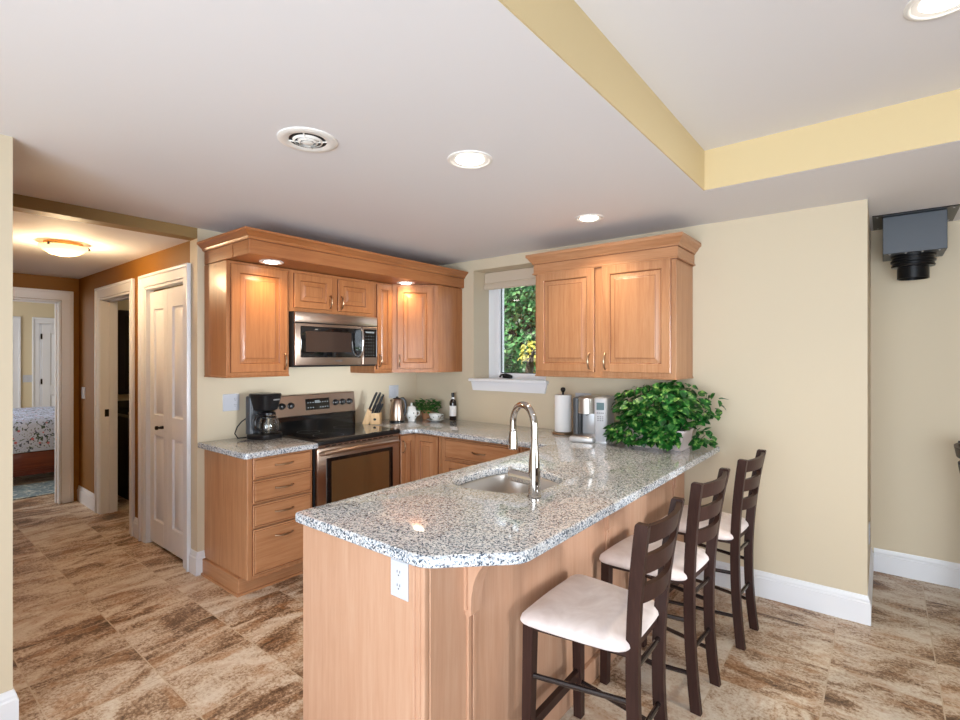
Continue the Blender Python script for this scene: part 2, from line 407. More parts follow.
# window wall with a deep drywall reveal
WX0, WX1, WZ0, WZ1 = -2.938, -2.165, 1.285, 2.293
sbox('wall_window', M_wall, (XS-0.12, WX0, YW, YW+0.32, 0, ZC), (WX1, -0.07, YW, YW+0.32, 0, ZC),
     (WX0, WX1, YW, YW+0.32, 0, WZ0), (WX0, WX1, YW, YW+0.32, WZ1, ZC))
sbox('wall_return', M_wall, (-0.39, -0.07, YW+0.32, 4.5, 0, ZC))
sbox('wall_recess', M_wall, (-0.39, 4.1, 4.5, 4.62, 0, ZC))
sbox('wall_right', M_wall, (4.0, 4.12, -3.0, 4.5, 0, TZ))
sbox('wall_back', M_wall, (-2.86, 4.12, -3.12, -3.0, 0, TZ))
sbox('wall_left', M_wall, (-2.86, -2.745, -3.0, 0.405, 0, ZC))
sbox('wall_hall_near', M_hall, (XE-0.12, -2.86, 0.29, 0.405, 0, ZH+0.12))
D2A, D2B, PA, PB, DH = -5.835, -5.0, -4.652, -3.885, 2.06     # hall door openings
sbox('wall_hall', M_hall, (XE-0.12, D2A, YH, YH+0.12, 0, ZH+0.12), (D2B, PA, YH, YH+0.12, 0, ZH+0.12), (PB, XS-0.12, YH, YH+0.12, 0, ZH+0.12),
     (D2A, D2B, YH, YH+0.12, DH, ZH+0.12), (PA, PB, YH, YH+0.12, DH, ZH+0.12))
B0, B1 = 0.52, 1.335                                        # bedroom door opening
sbox('wall_hall_end', M_hall, (XE-0.12, XE, 0.405, B0, 0, ZH+0.12), (XE-0.12, XE, B1, YH, 0, ZH+0.12), (XE-0.12, XE, B0, B1, DH+0.02, ZH+0.12))
sbox('wall_bedroom', M_bed_wall, (-11.1, -10.95, -1.2, 3.2, 0, 2.5), (-10.95, XE-0.12, 3.1, 3.2, 0, 2.5), (-10.95, XE-0.12, -1.2, -1.1, 0, 2.5),
     (XE-0.125, XE-0.12, -1.1, 0.4, 0, 2.5), (XE-0.125, XE-0.12, 1.5, 3.1, 0, 2.5))
sbox('ceiling_bedroom', M_ceil, (-10.95, XE-0.12, -1.1, 3.1, 2.42, 2.5))
sbox('wall_bathroom', M_bed_wall, (XE-0.115, XE-0.01, YH+0.12, 3.4, 0, 2.44), (XE-0.01, -4.75, 3.3, 3.4, 0, 2.44), (-4.86, -4.75, YH+0.12, 3.3, 0, 2.44))
sbox('ceiling_bathroom', M_ceil, (XE-0.01, -4.86, YH+0.12, 3.3, 2.40, 2.44))
sbox('wall_pantry', M_wall, (-4.75, XS-0.12, 2.1, 2.2, 0, 2.44))

# baseboards
def baseboard(name, path, side):
    m = MB(); m.sweep(path, [(0, 0), (0.016, 0), (0.016, 0.118), (0.011, 0.124), (0.011, 0.136), (0.006, 0.146), (0.004, 0.158), (0, 0.159)], side)
    return struct(m.build(name, M_trim, smooth=25))
baseboard('baseboard_window', [(-1.04, YW), (-0.07, YW), (-0.07, 4.5)], 1)
baseboard('baseboard_recess', [(-0.054, 4.5), (4.0, 4.5)], 1)
baseboard('baseboard_left', [(-2.745, -3.0), (-2.745, 0.405), (-4.0, 0.405)], 1)
baseboard('baseboard_stove', [(PB+0.088, YH), (XS, YH), (XS, 1.53)], 1)
baseboard('baseboard_hall', [(D2B+0.09, YH), (PA-0.09, YH)], 1)
baseboard('baseboard_hall_corner', [(XE, YH), (D2A-0.092, YH)], 1)

# door casings and jambs
def casing(name, o, u, n, a0, a1, h, jamb):
    """flat casing with back band round an opening a0..a1 along u; jamb boards run back along -n"""
    o, u, n = Vector(o), Vector(u), Vector(n); m = MB()
    R = Matrix((( u.x, n.x, 0, o.x), (u.y, n.y, 0, o.y), (0, 0, 1, 0), (0, 0, 0, 1)))
    W = 0.088
    for x0, x1, z0, z1 in ((a0-W, a0-0.004, 0, h+0.004), (a1+0.004, a1+W, 0, h+0.004), (a0-W, a1+W, h+0.004, h+W)):
        m.obox(R, x0, x1, 0.0005, 0.016, z0, z1, 0.003, 1)
    for x0, x1, z0, z1 in ((a0-W-0.012, a0-W+0.012, 0, h+W), (a1+W-0.012, a1+W+0.012, 0, h+W), (a0-W-0.012, a1+W+0.012, h+W-0.012, h+W+0.012)):
        m.obox(R, x0, x1, 0.0005, 0.028, z0, z1, 0.005, 2)
    for x0, x1, z0, z1 in ((a0-0.001, a0+0.018, 0, h), (a1-0.018, a1+0.001, 0, h), (a0, a1, h-0.018, h+0.001)):
        m.obox(R, x0, x1, -jamb, 0.010, z0, z1, 0.002, 1)
    for x0, x1, z0, z1 in ((a0+0.018, a0+0.03, 0, h-0.018), (a1-0.03, a1-0.018, 0, h-0.018), (a0+0.018, a1-0.018, h-0.03, h-0.018)):
        if jamb > 0.06: m.obox(R, x0, x1, -jamb*0.75, -jamb*0.45, z0, z1)
    return struct(m.build(name, M_trim, smooth=30))
casing('trim_1', (0, YH, 0), (1, 0, 0), (0, -1, 0), D2A, D2B, DH, 0.13)
casing('trim_2', (0, YH, 0), (1, 0, 0), (0, -1, 0), PA, PB, DH, 0.05)
casing('trim_3', (XE, 0, 0), (0, 1, 0), (1, 0, 0), B0, B1, DH+0.02, 0.13)
casing('trim_4', (-10.95, 0, 0), (0, 1, 0), (1, 0, 0), 1.95, 2.75, 2.06, 0.03)
casing('trim_5', (-10.95, 0, 0), (0, 1, 0), (1, 0, 0), 0.8, 1.61, 2.06, 0.03)

# latch plate on the bathroom jamb
m = MB(); m.box(D2A+0.019, D2A+0.023, YH+0.025, YH+0.06, 0.93, 1.0, 0.002, 1)
struct(m.build('trim_strike', M_blkmetal))

# panelled door leaf from stiles, rails and moulded panels
def leaf(m, o, u, n, wd, h, st, rails, th=0.035):
    """rails: list of (z0, z1) of the rails; panels lie between"""
    o, u, n = Vector(o), Vector(u), Vector(n)
    R = Matrix(((u.x, n.x, 0, o.x), (u.y, n.y, 0, o.y), (0, 0, 1, o.z), (0, 0, 0, 1)))
    m.obox(R, 0, st, 0, th, 0, h, 0.002, 1); m.obox(R, wd-st, wd, 0, th, 0, h, 0.002, 1)
    for z0, z1 in rails: m.obox(R, st, wd-st, 0, th, z0, z1, 0.0)
    for (a, b), (c, d) in zip(rails[:-1], rails[1:]):
        m.panel(o+u*st+Vector((0, 0, b)), u, n, wd-2*st, c-b, [(0, th-0.001), (0.006, th-0.013), (0.016, th-0.016), (0.036, th-0.004)], cap0=False)
lw = (PB-PA-0.036-0.006)/2
d1 = bpy.data.objects.new('door_1', None); COL.objects.link(d1); d1.location = (PA, YH+0.02, 0); struct(d1)
for k in range(2):
    m = MB(); leaf(m, (PA+0.018+0.001+k*(lw+0.004), YH+0.058, 0.022), (1, 0, 0), (0, -1, 0), lw, 2.0, 0.085, [(0, 0.18), (0.86, 1.02), (1.86, 2.0)])
    lf = m.build('door_leaf', M_trim, d1, True)
m = MB(); kx = PA+0.018+lw-0.09
m.tube([(kx, YH+0.024, 0.955), (kx, YH-0.002, 0.955), (kx, YH-0.006, 0.955), (kx, YH-0.018, 0.955), (kx, YH-0.03, 0.955), (kx, YH-0.034, 0.955)], [0.013, 0.010, 0.008, 0.016, 0.015, 0.006], 12)
m.build('door_knob', M_blkmetal, d1, True)
m = MB(); leaf(m, (-10.945, 1.97, 0.01), (0, 1, 0), (1, 0, 0), 0.76, 2.03, 0.11, [(0, 0.22), (0.86, 1.02), (1.9, 2.03)], 0.03)
d2 = struct(m.build('door_2', M_trim))
m = MB()
for z in (0.25, 1.05, 1.80): m.box(-10.93, -10.908, 1.955, 1.975, z, z+0.09)
m.build('hinge', M_blkmetal, d2)
m = MB(); leaf(m, (-10.945, 0.82, 0.01), (0, 1, 0), (1, 0, 0), 0.77, 2.03, 0.11, [(0, 0.22), (0.86, 1.02), (1.9, 2.03)], 0.03)
struct(m.build('door_3', M_trim))

# window
win = bpy.data.objects.new('window_1', None); COL.objects.link(win); win.location = (WX0, YW+0.23, WZ0); struct(win)
FY0, FY1 = YW+0.225, YW+0.30
m = MB()
for x0, x1, z0, z1 in ((WX0, WX0+0.075, WZ0, WZ1), (WX1-0.065, WX1, WZ0, WZ1), (WX0+0.065, WX1-0.065, WZ0, WZ0+0.05), (WX0+0.065, WX1-0.065, WZ1-0.05, WZ1)):
    m.box(x0, x1, FY0, FY1, z0, z1, 0.004, 1)
m.build('window_frame', M_trim, win, True)
m = MB(); sx0, sx1, sz0, sz1 = WX0+0.078, WX1-0.068, WZ0+0.012, WZ1-0.03
for x0, x1, z0, z1 in ((sx0, sx0+0.062, sz0, sz1), (sx1-0.055, sx1, sz0, sz1), (sx0+0.055, sx1-0.055, sz0, sz0+0.055), (sx0+0.055, sx1-0.055, sz1-0.055, sz1)):
    m.box(x0, x1, FY0-0.012, FY1-0.01, z0, z1, 0.005, 2)
m.build('window_sash', M_trim, win, True)
m = MB(); g = 0.05
for x0, x1, z0, z1 in ((sx0+g, sx0+g+0.012, sz0+g, sz1-g), (sx1-g-0.012, sx1-g, sz0+g, sz1-g), (sx0+g, sx1-g, sz0+g, sz0+g+0.012)):
    m.box(x0, x1, FY0+0.012, FY0+0.03, z0, z1)
m.build('window_gasket', M_blackmat, win, True)
m = MB(); m.box(sx0+0.05, sx1-0.05, FY0+0.02, FY0+0.024, sz0+0.05, sz1-0.05); m.build('window_pane', M_glass, win, True)
m = MB()
m.box(WX0-0.028, WX1+0.028, YW-0.045, YW-0.0005, WZ0-0.005, WZ0+0.022, 0.006, 2); m.box(WX0+0.001, WX1-0.001, YW-0.01, FY0+0.001, WZ0-0.004, WZ0+0.020)
m.build('window_sill', M_trim, win, True)
m = MB(); m.prism_uz((WX0-0.015, YW-0.0005, 0), (1, 0, 0), (0, -1, 0), [(0.02, WZ0-0.085), (WX1-WX0+0.01, WZ0-0.085), (WX1-WX0+0.03, WZ0-0.006), (0, WZ0-0.006)], 0, 0.018)
m.build('window_apron', M_trim, win, True)
m = MB(); hx = WX0+0.235
m.box(hx-0.05, hx+0.055, FY0-0.034, FY0-0.012, WZ0+0.022, WZ0+0.050, 0.008, 2)
m.tube([(hx+0.045, FY0-0.03, WZ0+0.045), (hx, FY0-0.045, WZ0+0.060), (hx-0.05, FY0-0.045, WZ0+0.052), (hx-0.07, FY0-0.04, WZ0+0.034)], [0.008, 0.009, 0.008, 0.010], 8)
m.build('window_crank', M_blackmat, win, True)

# roman shade drawn up inside the reveal
m = MB(); sy = YW+0.165
L = []
for x in (WX0+0.006, WX1-0.006):
    L.append([(x, sy+a, z) for a, z in ((0.04, WZ1-0.004), (0.0, WZ1-0.004), (-0.004, 2.235), (-0.010, 2.195), (-0.004, 2.19), (-0.018, 2.17), (-0.022, 2.138), (-0.010, 2.128), (0.012, 2.132), (0.04, 2.15))])
m.loops(L, True, True)
tag(m.build('roman_shade', M_shade, smooth=50), 'folded beige linen roman shade at the top of the kitchen window', 'window shade')

# exterior
sbox('ground_outside', M_grass, (-30, 20, YW+0.32, 40, -0.6, -0.45))

# ================================================================== CABINETRY helpers
def door(parent, o, u, n, wd, h, mats, name='door', fr=0.050):
    """raised-panel door: flat frame, glazed groove, wide bevel, thin glazed line round the panel"""
    b = min(1.0, (min(wd, h)*0.40-fr)/0.045)
    P = [(0, 0), (0, 0.015), (0.004, 0.020), (fr, 0.020)]+[(fr+q*b, d) for q, d in ((0.0035, 0.0135), (0.0075, 0.0105), (0.013, 0.0115), (0.038, 0.0185), (0.041, 0.0178), (0.044, 0.0190))]
    m = MB(); m.panel(o, u, n, wd, h, P, [1, 0, 0, 0, 1, 0, 0, 1, 0])
    return m.build(name, mats, parent, True, smooth=20)
def drawer(parent, o, u, n, wd, h, mats):
    m = MB(); m.panel(o, u, n, wd, h, [(0, 0), (0, 0.012), (0.004, 0.016), (0.009, 0.016), (0.012, 0.0145), (0.016, 0.020)], [1, 0, 0, 1, 0])
    return m.build('drawer', mats, parent, True, smooth=20)
def pull(parent, c, axis, n, ln=0.10):
    """bow pull centred at c on the face, running along axis, standing off along n"""
    c, a, n = Vector(c), Vector(axis), Vector(n); m = MB(); h = ln/2
    pts = [(-h, 0.006), (-h*0.86, 0.014), (-h*0.55, 0.024), (-h*0.2, 0.029), (h*0.2, 0.029), (h*0.55, 0.024), (h*0.86, 0.014), (h, 0.006)]
    m.tube([c+a*s+n*d for s, d in pts], [0.004, 0.0045, 0.0055, 0.0065, 0.0065, 0.0055, 0.0045, 0.004], 8)
    for s in (-h*0.92, h*0.92): m.tube([c+a*s, c+a*s+n*0.012], [0.007, 0.0045], 8)
    return m.build('handle', M_bronze, parent, True)
UWM = [M_uwz, M_glaze_shade]; UWH = [M_uwh, M_glaze_shade]; BWM = [M_wz, M_glaze_shade]; BWH = [M_wh, M_glaze_shade]
NX, NY, UX, UY, UZ = (1, 0, 0), (0, -1, 0), (1, 0, 0), (0, 1, 0), (0, 0, 1)

# ------------------------------------------------------------------ base cabinets
XF, YF = -3.075, 2.959
t = thing('drawer_cabinet', 'maple four-drawer base cabinet left of the range beneath the short countertop', 'cabinet', (-3.38, 1.76, 0))
m = MB(); m.box(XS+0.001, XF, 1.530, 1.985, 0.108, 0.875, 0.003, 1)
m.build('body', M_wz, t, True)
m = MB(); m.box(XS+0.001, -3.155, 1.512, 1.985, 0.0, 0.108, 0.002, 1)
m.sweep([(XS+0.001, 1.512), (-3.155, 1.512), (-3.155, 1.985)], [(0, 0.0), (0.012, 0.0), (0.010, 0.012), (0, 0.014)], 1)
m.build('plinth', M_wh, t, True)
zs = [(0.135, 0.420), (0.431, 0.573), (0.584, 0.724), (0.735, 0.868)]
for z0, z1 in zs:
    d = drawer(t, (XF, 1.560, z0), UY, NX, 0.41, z1-z0, BWH); pull(d, (XF+0.02, 1.764, (z0+z1)/2+(0.075 if z1-z0 > 0.2 else 0.006)), UY, NX, 0.125)

t = thing('corner_cabinet', 'maple corner base cabinet with two doors meeting in the inside corner right of the range', 'cabinet', (-3.3, 3.2, 0))
m = MB(); poly = [(XS+0.001, 2.775), (XF, 2.775), (XF, YF), (-2.775, YF), (-2.775, YW-0.001), (XS+0.001, YW-0.001)]
m.prism(poly, 0.108, 0.875); m.build('body', M_wz, t, True, smooth=0)
m = MB(); m.prism([(XS+0.001, 2.775), (XF-0.075, 2.775), (XF-0.075, YF+0.075), (-2.775, YF+0.075), (-2.775, YW-0.001), (XS+0.001, YW-0.001)], 0, 0.108); m.build('plinth', M_wh, t, True, smooth=0)
dd = door(t, (XF, 2.785, 0.13), UY, NX, 0.165, 0.73, BWM, fr=0.045); pull(dd, (XF+0.02, 2.805, 0.77), UZ, NX, 0.10)
door(t, (XF+0.022, YF, 0.13), UX, NY, 0.255, 0.73, BWM)

t = thing('drawer_cabinet', 'maple base cabinet with a wide top drawer below the window', 'cabinet', (-2.4, 3.26, 0))
m = MB(); m.box(-2.772, -1.99, YF, YW-0.001, 0.108, 0.875, 0.002, 1); m.build('body', M_wz, t, True)
m = MB(); m.box(-2.772, -1.99, YF+0.075, YW-0.001, 0, 0.108); m.build('plinth', M_wh, t, True)
d = drawer(t, (-2.725, YF, 0.700), UX, NY, 0.715, 0.155, BWH); pull(d, (-2.368, YF-0.02, 0.776), UX, NY, 0.125)
for x in (-2.725, -2.36):
    dd = door(t, (x, YF, 0.13), UX, NY, 0.35, 0.55, BWM); pull(dd, (x+(0.32 if x < -2.5 else 0.03), YF-0.02, 0.60), UZ, NY)

t = thing('filler_cabinet', 'narrow maple base cabinet in the corner behind the faucet', 'cabinet', (-1.85, 3.26, 0))
m = MB(); m.box(-1.988, -1.705, YF, YW-0.001, 0.0, 0.875, 0.002, 1); m.build('body', M_wz, t, True)
drawer(t, (-1.965, YF, 0.700), UX, NY, 0.225, 0.155, BWH)
door(t, (-1.965, YF, 0.13), UX, NY, 0.225, 0.55, BWM, fr=0.045)

# peninsula
PY0, PXR = 1.078, -1.065
t = thing('peninsula_cabinet', 'pale maple peninsula cabinet with curved brackets carrying the long granite top', 'cabinet', (-1.38, 2.2, 0))
m = MB()
m.box(-1.700, PXR-0.002, PY0+0.004, 2.95, 0.0, 0.55); m.box(-1.70, PXR-0.002, 2.35, 2.95, 0.55, 0.875)
m.box(-1.700, PXR-0.002, PY0+0.004, 1.66, 0.55, 0.875); m.box(-1.700, -1.64, 1.66, 2.35, 0.55, 0.875); m.box(-1.125, PXR-0.002, 1.66, 2.35, 0.55, 0.875)
m.box(-1.703, PXR-0.002, 2.952, YW-0.001, 0.0, 0.875)
m.build('body', M_wz, t, True, smooth=0)
m = MB(); m.box(-1.715, -1.112, PY0-0.012, PY0+0.004, 0.0, 0.875, 0.003, 1); m.build('end_panel', M_pw, t, True)
m = MB()
m.box(-1.112, -1.063, PY0-0.016, PY0+0.006, 0.0, 0.875, 0.004, 2)
for x in (-1.105, -1.082): m.tube([(x, PY0-0.017, 0.0), (x, PY0-0.017, 0.874)], 0.005, 8)
m.build('corner_post', M_pw, t, True)
cor = [(1.275, 0), (2.322, 1), (3.330, 2)]
ys = [PY0-0.006]+[y for y, _ in cor]+[YW-0.001]
for a_, b_ in zip(ys[:-1], ys[1:]):
    m = MB(); m.box(PXR-0.006, PXR+0.004, a_+0.012, b_-0.012, 0.10, 0.875, 0.002, 1); m.build('back_panel', M_pw, t, True)
m = MB(); m.box(PXR-0.004, -1.043, PY0+0.006, YW-0.002, 0.0, 0.10, 0.004, 2); m.build('plinth', M_pw, t, True)
for y, _ in cor:
    m = MB(); m.box(PXR-0.002, PXR+0.012, y-0.022, y-0.004, 0.10, 0.70, 0.002, 1); m.box(PXR-0.002, PXR+0.012, y+0.004, y+0.022, 0.10, 0.70, 0.002, 1)
    m.build('batten', M_pw, t, True)
    m = MB(); m.box(PXR-0.002, PXR+0.006, y-0.0035, y+0.0035, 0.10, 0.69); m.build('dark_line', M_glaze_shade, t, True, smooth=0)
    m = MB(); poly = [(0, 0.665), (0.012, 0.655), (0.026, 0.668), (0.026, 0.70)]
    for k in range(9):
        a_ = radians(180-90*k/8); poly.append((0.130+0.104*cos(a_), 0.70+0.162*sin(a_)))
    poly += [(0.130, 0.875), (0, 0.875)]
    m.prism_uz((PXR+0.002, y-0.028, 0), UX, UY, poly, 0, 0.056)
    m.prism_uz((PXR+0.002, y-0.036, 0), UX, UY, [(0, 0.68), (0.012, 0.68), (0.012, 0.874), (0, 0.874)], 0, 0.072)
    m.build('bracket', M_pw, t, True, smooth=30)

# ------------------------------------------------------------------ countertops
def countertop(name, outline, hole=None, z0=0.876, z1=0.914, r=0.010):
    m = MB(); bm = m.bm
    prof = [(0.004, z0), (0, z0+0.004), (0, z1-r)]+[(r*(1-cos(radians(a_))), z1-r+r*sin(radians(a_))) for a_ in (30, 60, 90)]
    def ring(poly, sgn):
        V = [[bm.verts.new((x, y, z)) for x, y in offset(poly, sgn*d)] for d, z in prof]
        n = len(poly)
        for k in range(len(V)-1):
            for i in range(n): bm.faces.new((V[k][i], V[k][(i+1) % n], V[k+1][(i+1) % n], V[k+1][i]))
        return V
    Vs = [ring(outline, 1)]
    if hole: Vs.append(ring(hole, -1))
    for k in (0, -1):
        ed = []
        for V in Vs:
            l = V[k]
            for i in range(len(l)):
                e = bm.edges.get((l[i], l[(i+1) % len(l)])) or bm.edges.new((l[i], l[(i+1) % len(l)])); ed.append(e)
        bmesh.ops.triangle_fill(bm, edges=ed, use_beauty=True, use_dissolve=False)
    return m.build(name, M_granite, smooth=30)
def arc(cx, cy, r, a0, a1, n=6): return [(cx+r*cos(radians(a0+(a1-a0)*k/n)), cy+r*sin(radians(a0+(a1-a0)*k/n))) for k in range(n+1)]
o = countertop('countertop', [(XS+0.001, 1.487)]+arc(-3.055, 1.522, 0.035, 270, 360)+[(-3.020, 1.994), (XS+0.001, 1.994)])
tag(o, 'short speckled granite countertop left of the range', 'countertop')
main = [(XS+0.001, 2.768), (-3.020, 2.768)]+[(-3.020, 2.83)]+arc(-2.945, 2.83, 0.075, 180, 90, 6)[1:]+[(-1.765, 2.905), (-1.745, 2.885)]
main += arc(-1.725, 1.065, 0.02, 180, 270, 4)+arc(-1.10, 1.145, 0.10, 270, 315, 6)+arc(-0.94, 1.305, 0.10, 315, 360, 6)+[(-0.840, YW-0.001), (XS+0.001, YW-0.001)]
SINK = catmull([(-1.19, 1.86), (-1.25, 1.785), (-1.344, 1.750), (-1.445, 1.735), (-1.545, 1.745), (-1.592, 1.79), (-1.608, 1.89), (-1.612, 2.012), (-1.600, 2.125),
                (-1.560, 2.200), (-1.492, 2.238), (-1.392, 2.228), (-1.275, 2.186), (-1.20, 2.124), (-1.178, 2.03)], 4)
def area(p): return sum(p[i][0]*p[(i+1) % len(p)][1]-p[(i+1) % len(p)][0]*p[i][1] for i in range(len(p)))/2
if area(SINK) < 0: SINK = SINK[::-1]
if area(main) < 0: main = main[::-1]
o = countertop('countertop', main, SINK)
tag(o, 'long U-shaped speckled granite countertop with the sink and faucet in it', 'countertop')

# sink bowl under the counter
t = thing('sink', 'curved stainless undermount sink in the granite peninsula', 'sink', (-1.40, 1.98, 0.69))
m = MB(); big = offset(SINK, -0.008)
cx, cy = -1.40, 1.98
L = [[(x, y, 0.8745) for x, y in offset(SINK, -0.020)], [(x, y, 0.8745) for x, y in offset(SINK, -0.004)]]
for f_, z in ((1.0, 0.865), (0.985, 0.74), (0.96, 0.712), (0.90, 0.70), (0.3, 0.694)):
    L.append([(cx+(x-cx)*f_, cy+(y-cy)*f_, z) for x, y in SINK])
m.loops(L, False, True); m.build('bowl', M_sink, t, True, smooth=50)
m = MB(); m.lathe([(0.045, 0.0), (0.045, 0.004), (0.03, 0.004), (0.026, 0.001)], (cx, cy, 0.695)); m.build('drain', M_chrome, t, True)

# faucet
FX, FY = -1.140, 1.785
t = thing('faucet', 'tall arched chrome pull-down faucet beside the sink', 'faucet', (FX, FY, 0.9145))
m = MB(); m.lathe([(0.030, 0), (0.030, 0.006), (0.026, 0.010), (0.025, 0.10), (0.022, 0.15), (0.016, 0.23), (0.015, 0.24)]); m.build('body', M_chrome, t)
dx, dy = -0.925, 0.38
R_ = 0.082; pts = [(0, 0, 0.235), (0, 0, 0.296)]
for k in range(1, 15):
    a_ = radians(180-12.6*k); pts.append(((R_+R_*cos(a_))*dx, (R_+R_*cos(a_))*dy, 0.296+R_*1.02*sin(a_)))
pts.append((2*R_*dx, 2*R_*dy, 0.262))
m = MB(); m.tube(pts, 0.0150, 14); m.build('spout', M_chrome, t)
e = Vector(pts[-1]); dv = (Vector(pts[-1])-Vector(pts[-2])).normalized()
m = MB(); m.tube([e, e+dv*0.006, e+dv*0.012, e+dv*0.05, e+dv*0.082, e+dv*0.087], [0.0150, 0.017, 0.0175, 0.021, 0.022, 0.018], 14); m.build('spray_head', M_chrome, t)
m = MB()
hd = Vector((-0.95, 0.02, 0)).normalized()
m.tube([Vector((0, 0, 0.072)), hd*0.06+Vector((0, 0, 0.074)), hd*0.118+Vector((0, 0, 0.076)), hd*0.126+Vector((0, 0, 0.076))], [0.027, 0.027, 0.027, 0.019], 18)
m.tube([hd*0.105+Vector((0, 0, 0.072)), hd*0.122+Vector((0, 0, 0.095)), hd*0.130+Vector((0, 0.0, 0.108))], [0.009, 0.009, 0.007], 10)
m.build('handle', M_chrome, t)

# ------------------------------------------------------------------ range
t = thing('range', 'stainless electric range with black glass cooktop between the base cabinets', 'range', (-3.36, 2.375, 0))
RY0, RY1, RX = 2.000, 2.760, -3.050
m = MB(); m.box(XS+0.02, RX-0.03, RY0, RY1, 0.02, 0.895, 0.003, 1); m.build('body', M_blackmat, t, True)
m = MB(); m.box(RX-0.028, RX+0.006, RY0+0.004, RY1-0.004, 0.235, 0.865, 0.006, 2); od = m.build('oven_door', M_steel, t, True)
m = MB(); m.box(RX+0.0065, RX+0.010, RY0+0.075, RY1-0.075, 0.415, 0.790, 0.003, 1); m.build('door_frame', M_blackgls, od, True)
m = MB(); m.box(RX+0.0102, RX+0.012, RY0+0.115, RY1-0.115, 0.455, 0.765); m.build('window', M_ovengls, od, True)
m = MB(); hz = 0.838
pts = [(RX+0.005, RY0+0.03, hz-0.012), (RX+0.035, RY0+0.045, hz-0.006), (RX+0.050, RY0+0.12, hz), (RX+0.056, (RY0+RY1)/2, hz+0.002), (RX+0.050, RY1-0.12, hz), (RX+0.035, RY1-0.045, hz-0.006), (RX+0.005, RY1-0.03, hz-0.012)]
m.tube(pts, [0.016, 0.016, 0.015, 0.015, 0.015, 0.016, 0.016], 12); m.build('handle', M_steel, od, True)
m = MB(); m.box(RX-0.028, RX, RY0+0.004, RY1-0.004, 0.05, 0.225, 0.006, 2); m.build('storage_drawer', M_steel, t, True)
m = MB(); m.box(RX-0.03, RX+0.004, RY0+0.004, RY1-0.004, 0.868, 0.887); 
for k in range(12): m.box(RX+0.0035, RX+0.0055, RY0+0.07+k*0.053, RY0+0.105+k*0.053, 0.872, 0.879, mi=1)
m.build('vent_trim', [M_steel, M_blackmat], t, True, smooth=0)
m = MB(); m.loops([[(x, y, z) for x, y in offset(rrect(-3.62, RX+0.025, RY0-0.004, RY1+0.004, 0.03), d)] for d, z in ((0.006, 0.888), (0, 0.895), (0, 0.915), (0.010, 0.924), (0.026, 0.9245))], mis=[1, 1, 1, 0])
m.build('cooktop', [M_blackgls, M_blackhandle], t, True, smooth=40)
for x, y, r in ((-3.20, 2.2, 0.11), (-3.20, 2.56, 0.085), (-3.46, 2.2, 0.085), (-3.46, 2.56, 0.11)):
    m = MB(); m.loops([[(x+q*cos(2*pi*k/40), y+q*sin(2*pi*k/40), 0.9250) for k in range(40)] for q in (r, r-0.002)], False, False)
    m.build('burner_ring', M_greymark, t, True, smooth=0)
BGX = XS+0.0905
def bg(u, z, d=0.0):     # point on the sloped backguard face
    s_ = (z-1.035)/0.165; return (BGX-0.018*s_+d, u, z)
m = MB(); m.box(XS+0.012, BGX-0.006, RY0+0.004, RY1-0.012, 0.92, 1.04); m.build('backguard_glass', M_blackgls, t, True, smooth=0)
m = MB(); m.prism_uz((XS+0.012, RY0, 0), UX, UY, [(0, 1.03), (0.070, 1.03), (0.078, 1.038), (0.060, 1.195), (0.052, 1.201), (0, 1.201)], 0.0, 0.745); bgd = m.build('backguard', M_steel, t, True, smooth=25)
def slab(m, y0, y1, z0, z1, d, e):
    p = [bg(y, z, d) for y, z in ((y0, z0), (y1, z0), (y1, z1), (y0, z1))]; q = [bg(y, z, d+e) for y, z in ((y0, z0), (y1, z0), (y1, z1), (y0, z1))]
    m.loops([p, q])
m = MB(); slab(m, 2.265, 2.485, 1.075, 1.165, -0.004, 0.008); m.mi = 1
for r_ in range(2):
    for k in range(9):
        if k in (3, 4): continue
        y0 = 2.280+k*0.0225; z0 = 1.090+r_*0.040
        slab(m, y0, y0+0.012, z0, z0+0.008, 0.0035, 0.001)
slab(m, 2.347, 2.392, 1.128, 1.150, 0.0035, 0.001)
m.build('display', [M_blackgls, M_lcdtxt], bgd, True, smooth=0)
for y in (2.06, 2.135, 2.545, 2.615, 2.685):
    m = MB(); c = Vector(bg(y, 1.12, -0.006)); n = Vector((1, 0, 0.11)).normalized()
    m.tube([c, c+n*0.012, c+n*0.014, c+n*0.034, c+n*0.037], [0.027, 0.026, 0.021, 0.019, 0.012], 18)
    m.box(c.x+0.03, c.x+0.042, y-0.004, y+0.004, 1.105, 1.14, 0.002, 1); m.build('knob', M_black, bgd, True)

# ------------------------------------------------------------------ upper cabinets on the stove wall
XU, UZ0, UZ1 = -3.355, 1.375, 2.138
t = thing('wall_cabinet', 'tall maple wall cabinet with one raised-panel door left of the microwave', 'cabinet', (-3.52, 1.765, UZ0))
m = MB(); m.box(XS+0.001, XU, 1.530, 1.975, UZ0, UZ1, 0.002, 1); m.box(XS+0.001, XU+0.004, 1.526, 1.978, UZ0-0.012, UZ0, 0.003, 1); m.build('body', M_uwz, t, True)
dd = door(t, (XU, 1.553, UZ0+0.022), UY, NX, 0.402, 0.722, UWM, fr=0.056); pull(dd, (XU+0.02, 1.928, 1.470), UZ, NX, 0.115)
t = thing('wall_cabinet', 'short maple wall cabinet with two small doors above the microwave', 'cabinet', (-3.52, 2.36, 1.832))
m = MB(); m.box(XS+0.001, XU, 1.977, 2.755, 1.834, UZ1, 0.002, 1); m.build('body', M_uwz, t, True)
dd = door(t, (XU, 2.008, 1.862), UY, NX, 0.322, 0.252, UWM, fr=0.048); pull(dd, (XU+0.02, 2.306, 1.925), UZ, NX, 0.10)
dd = door(t, (XU, 2.385, 1.862), UY, NX, 0.322, 0.252, UWM, fr=0.048); pull(dd, (XU+0.02, 2.409, 1.925), UZ, NX, 0.10)
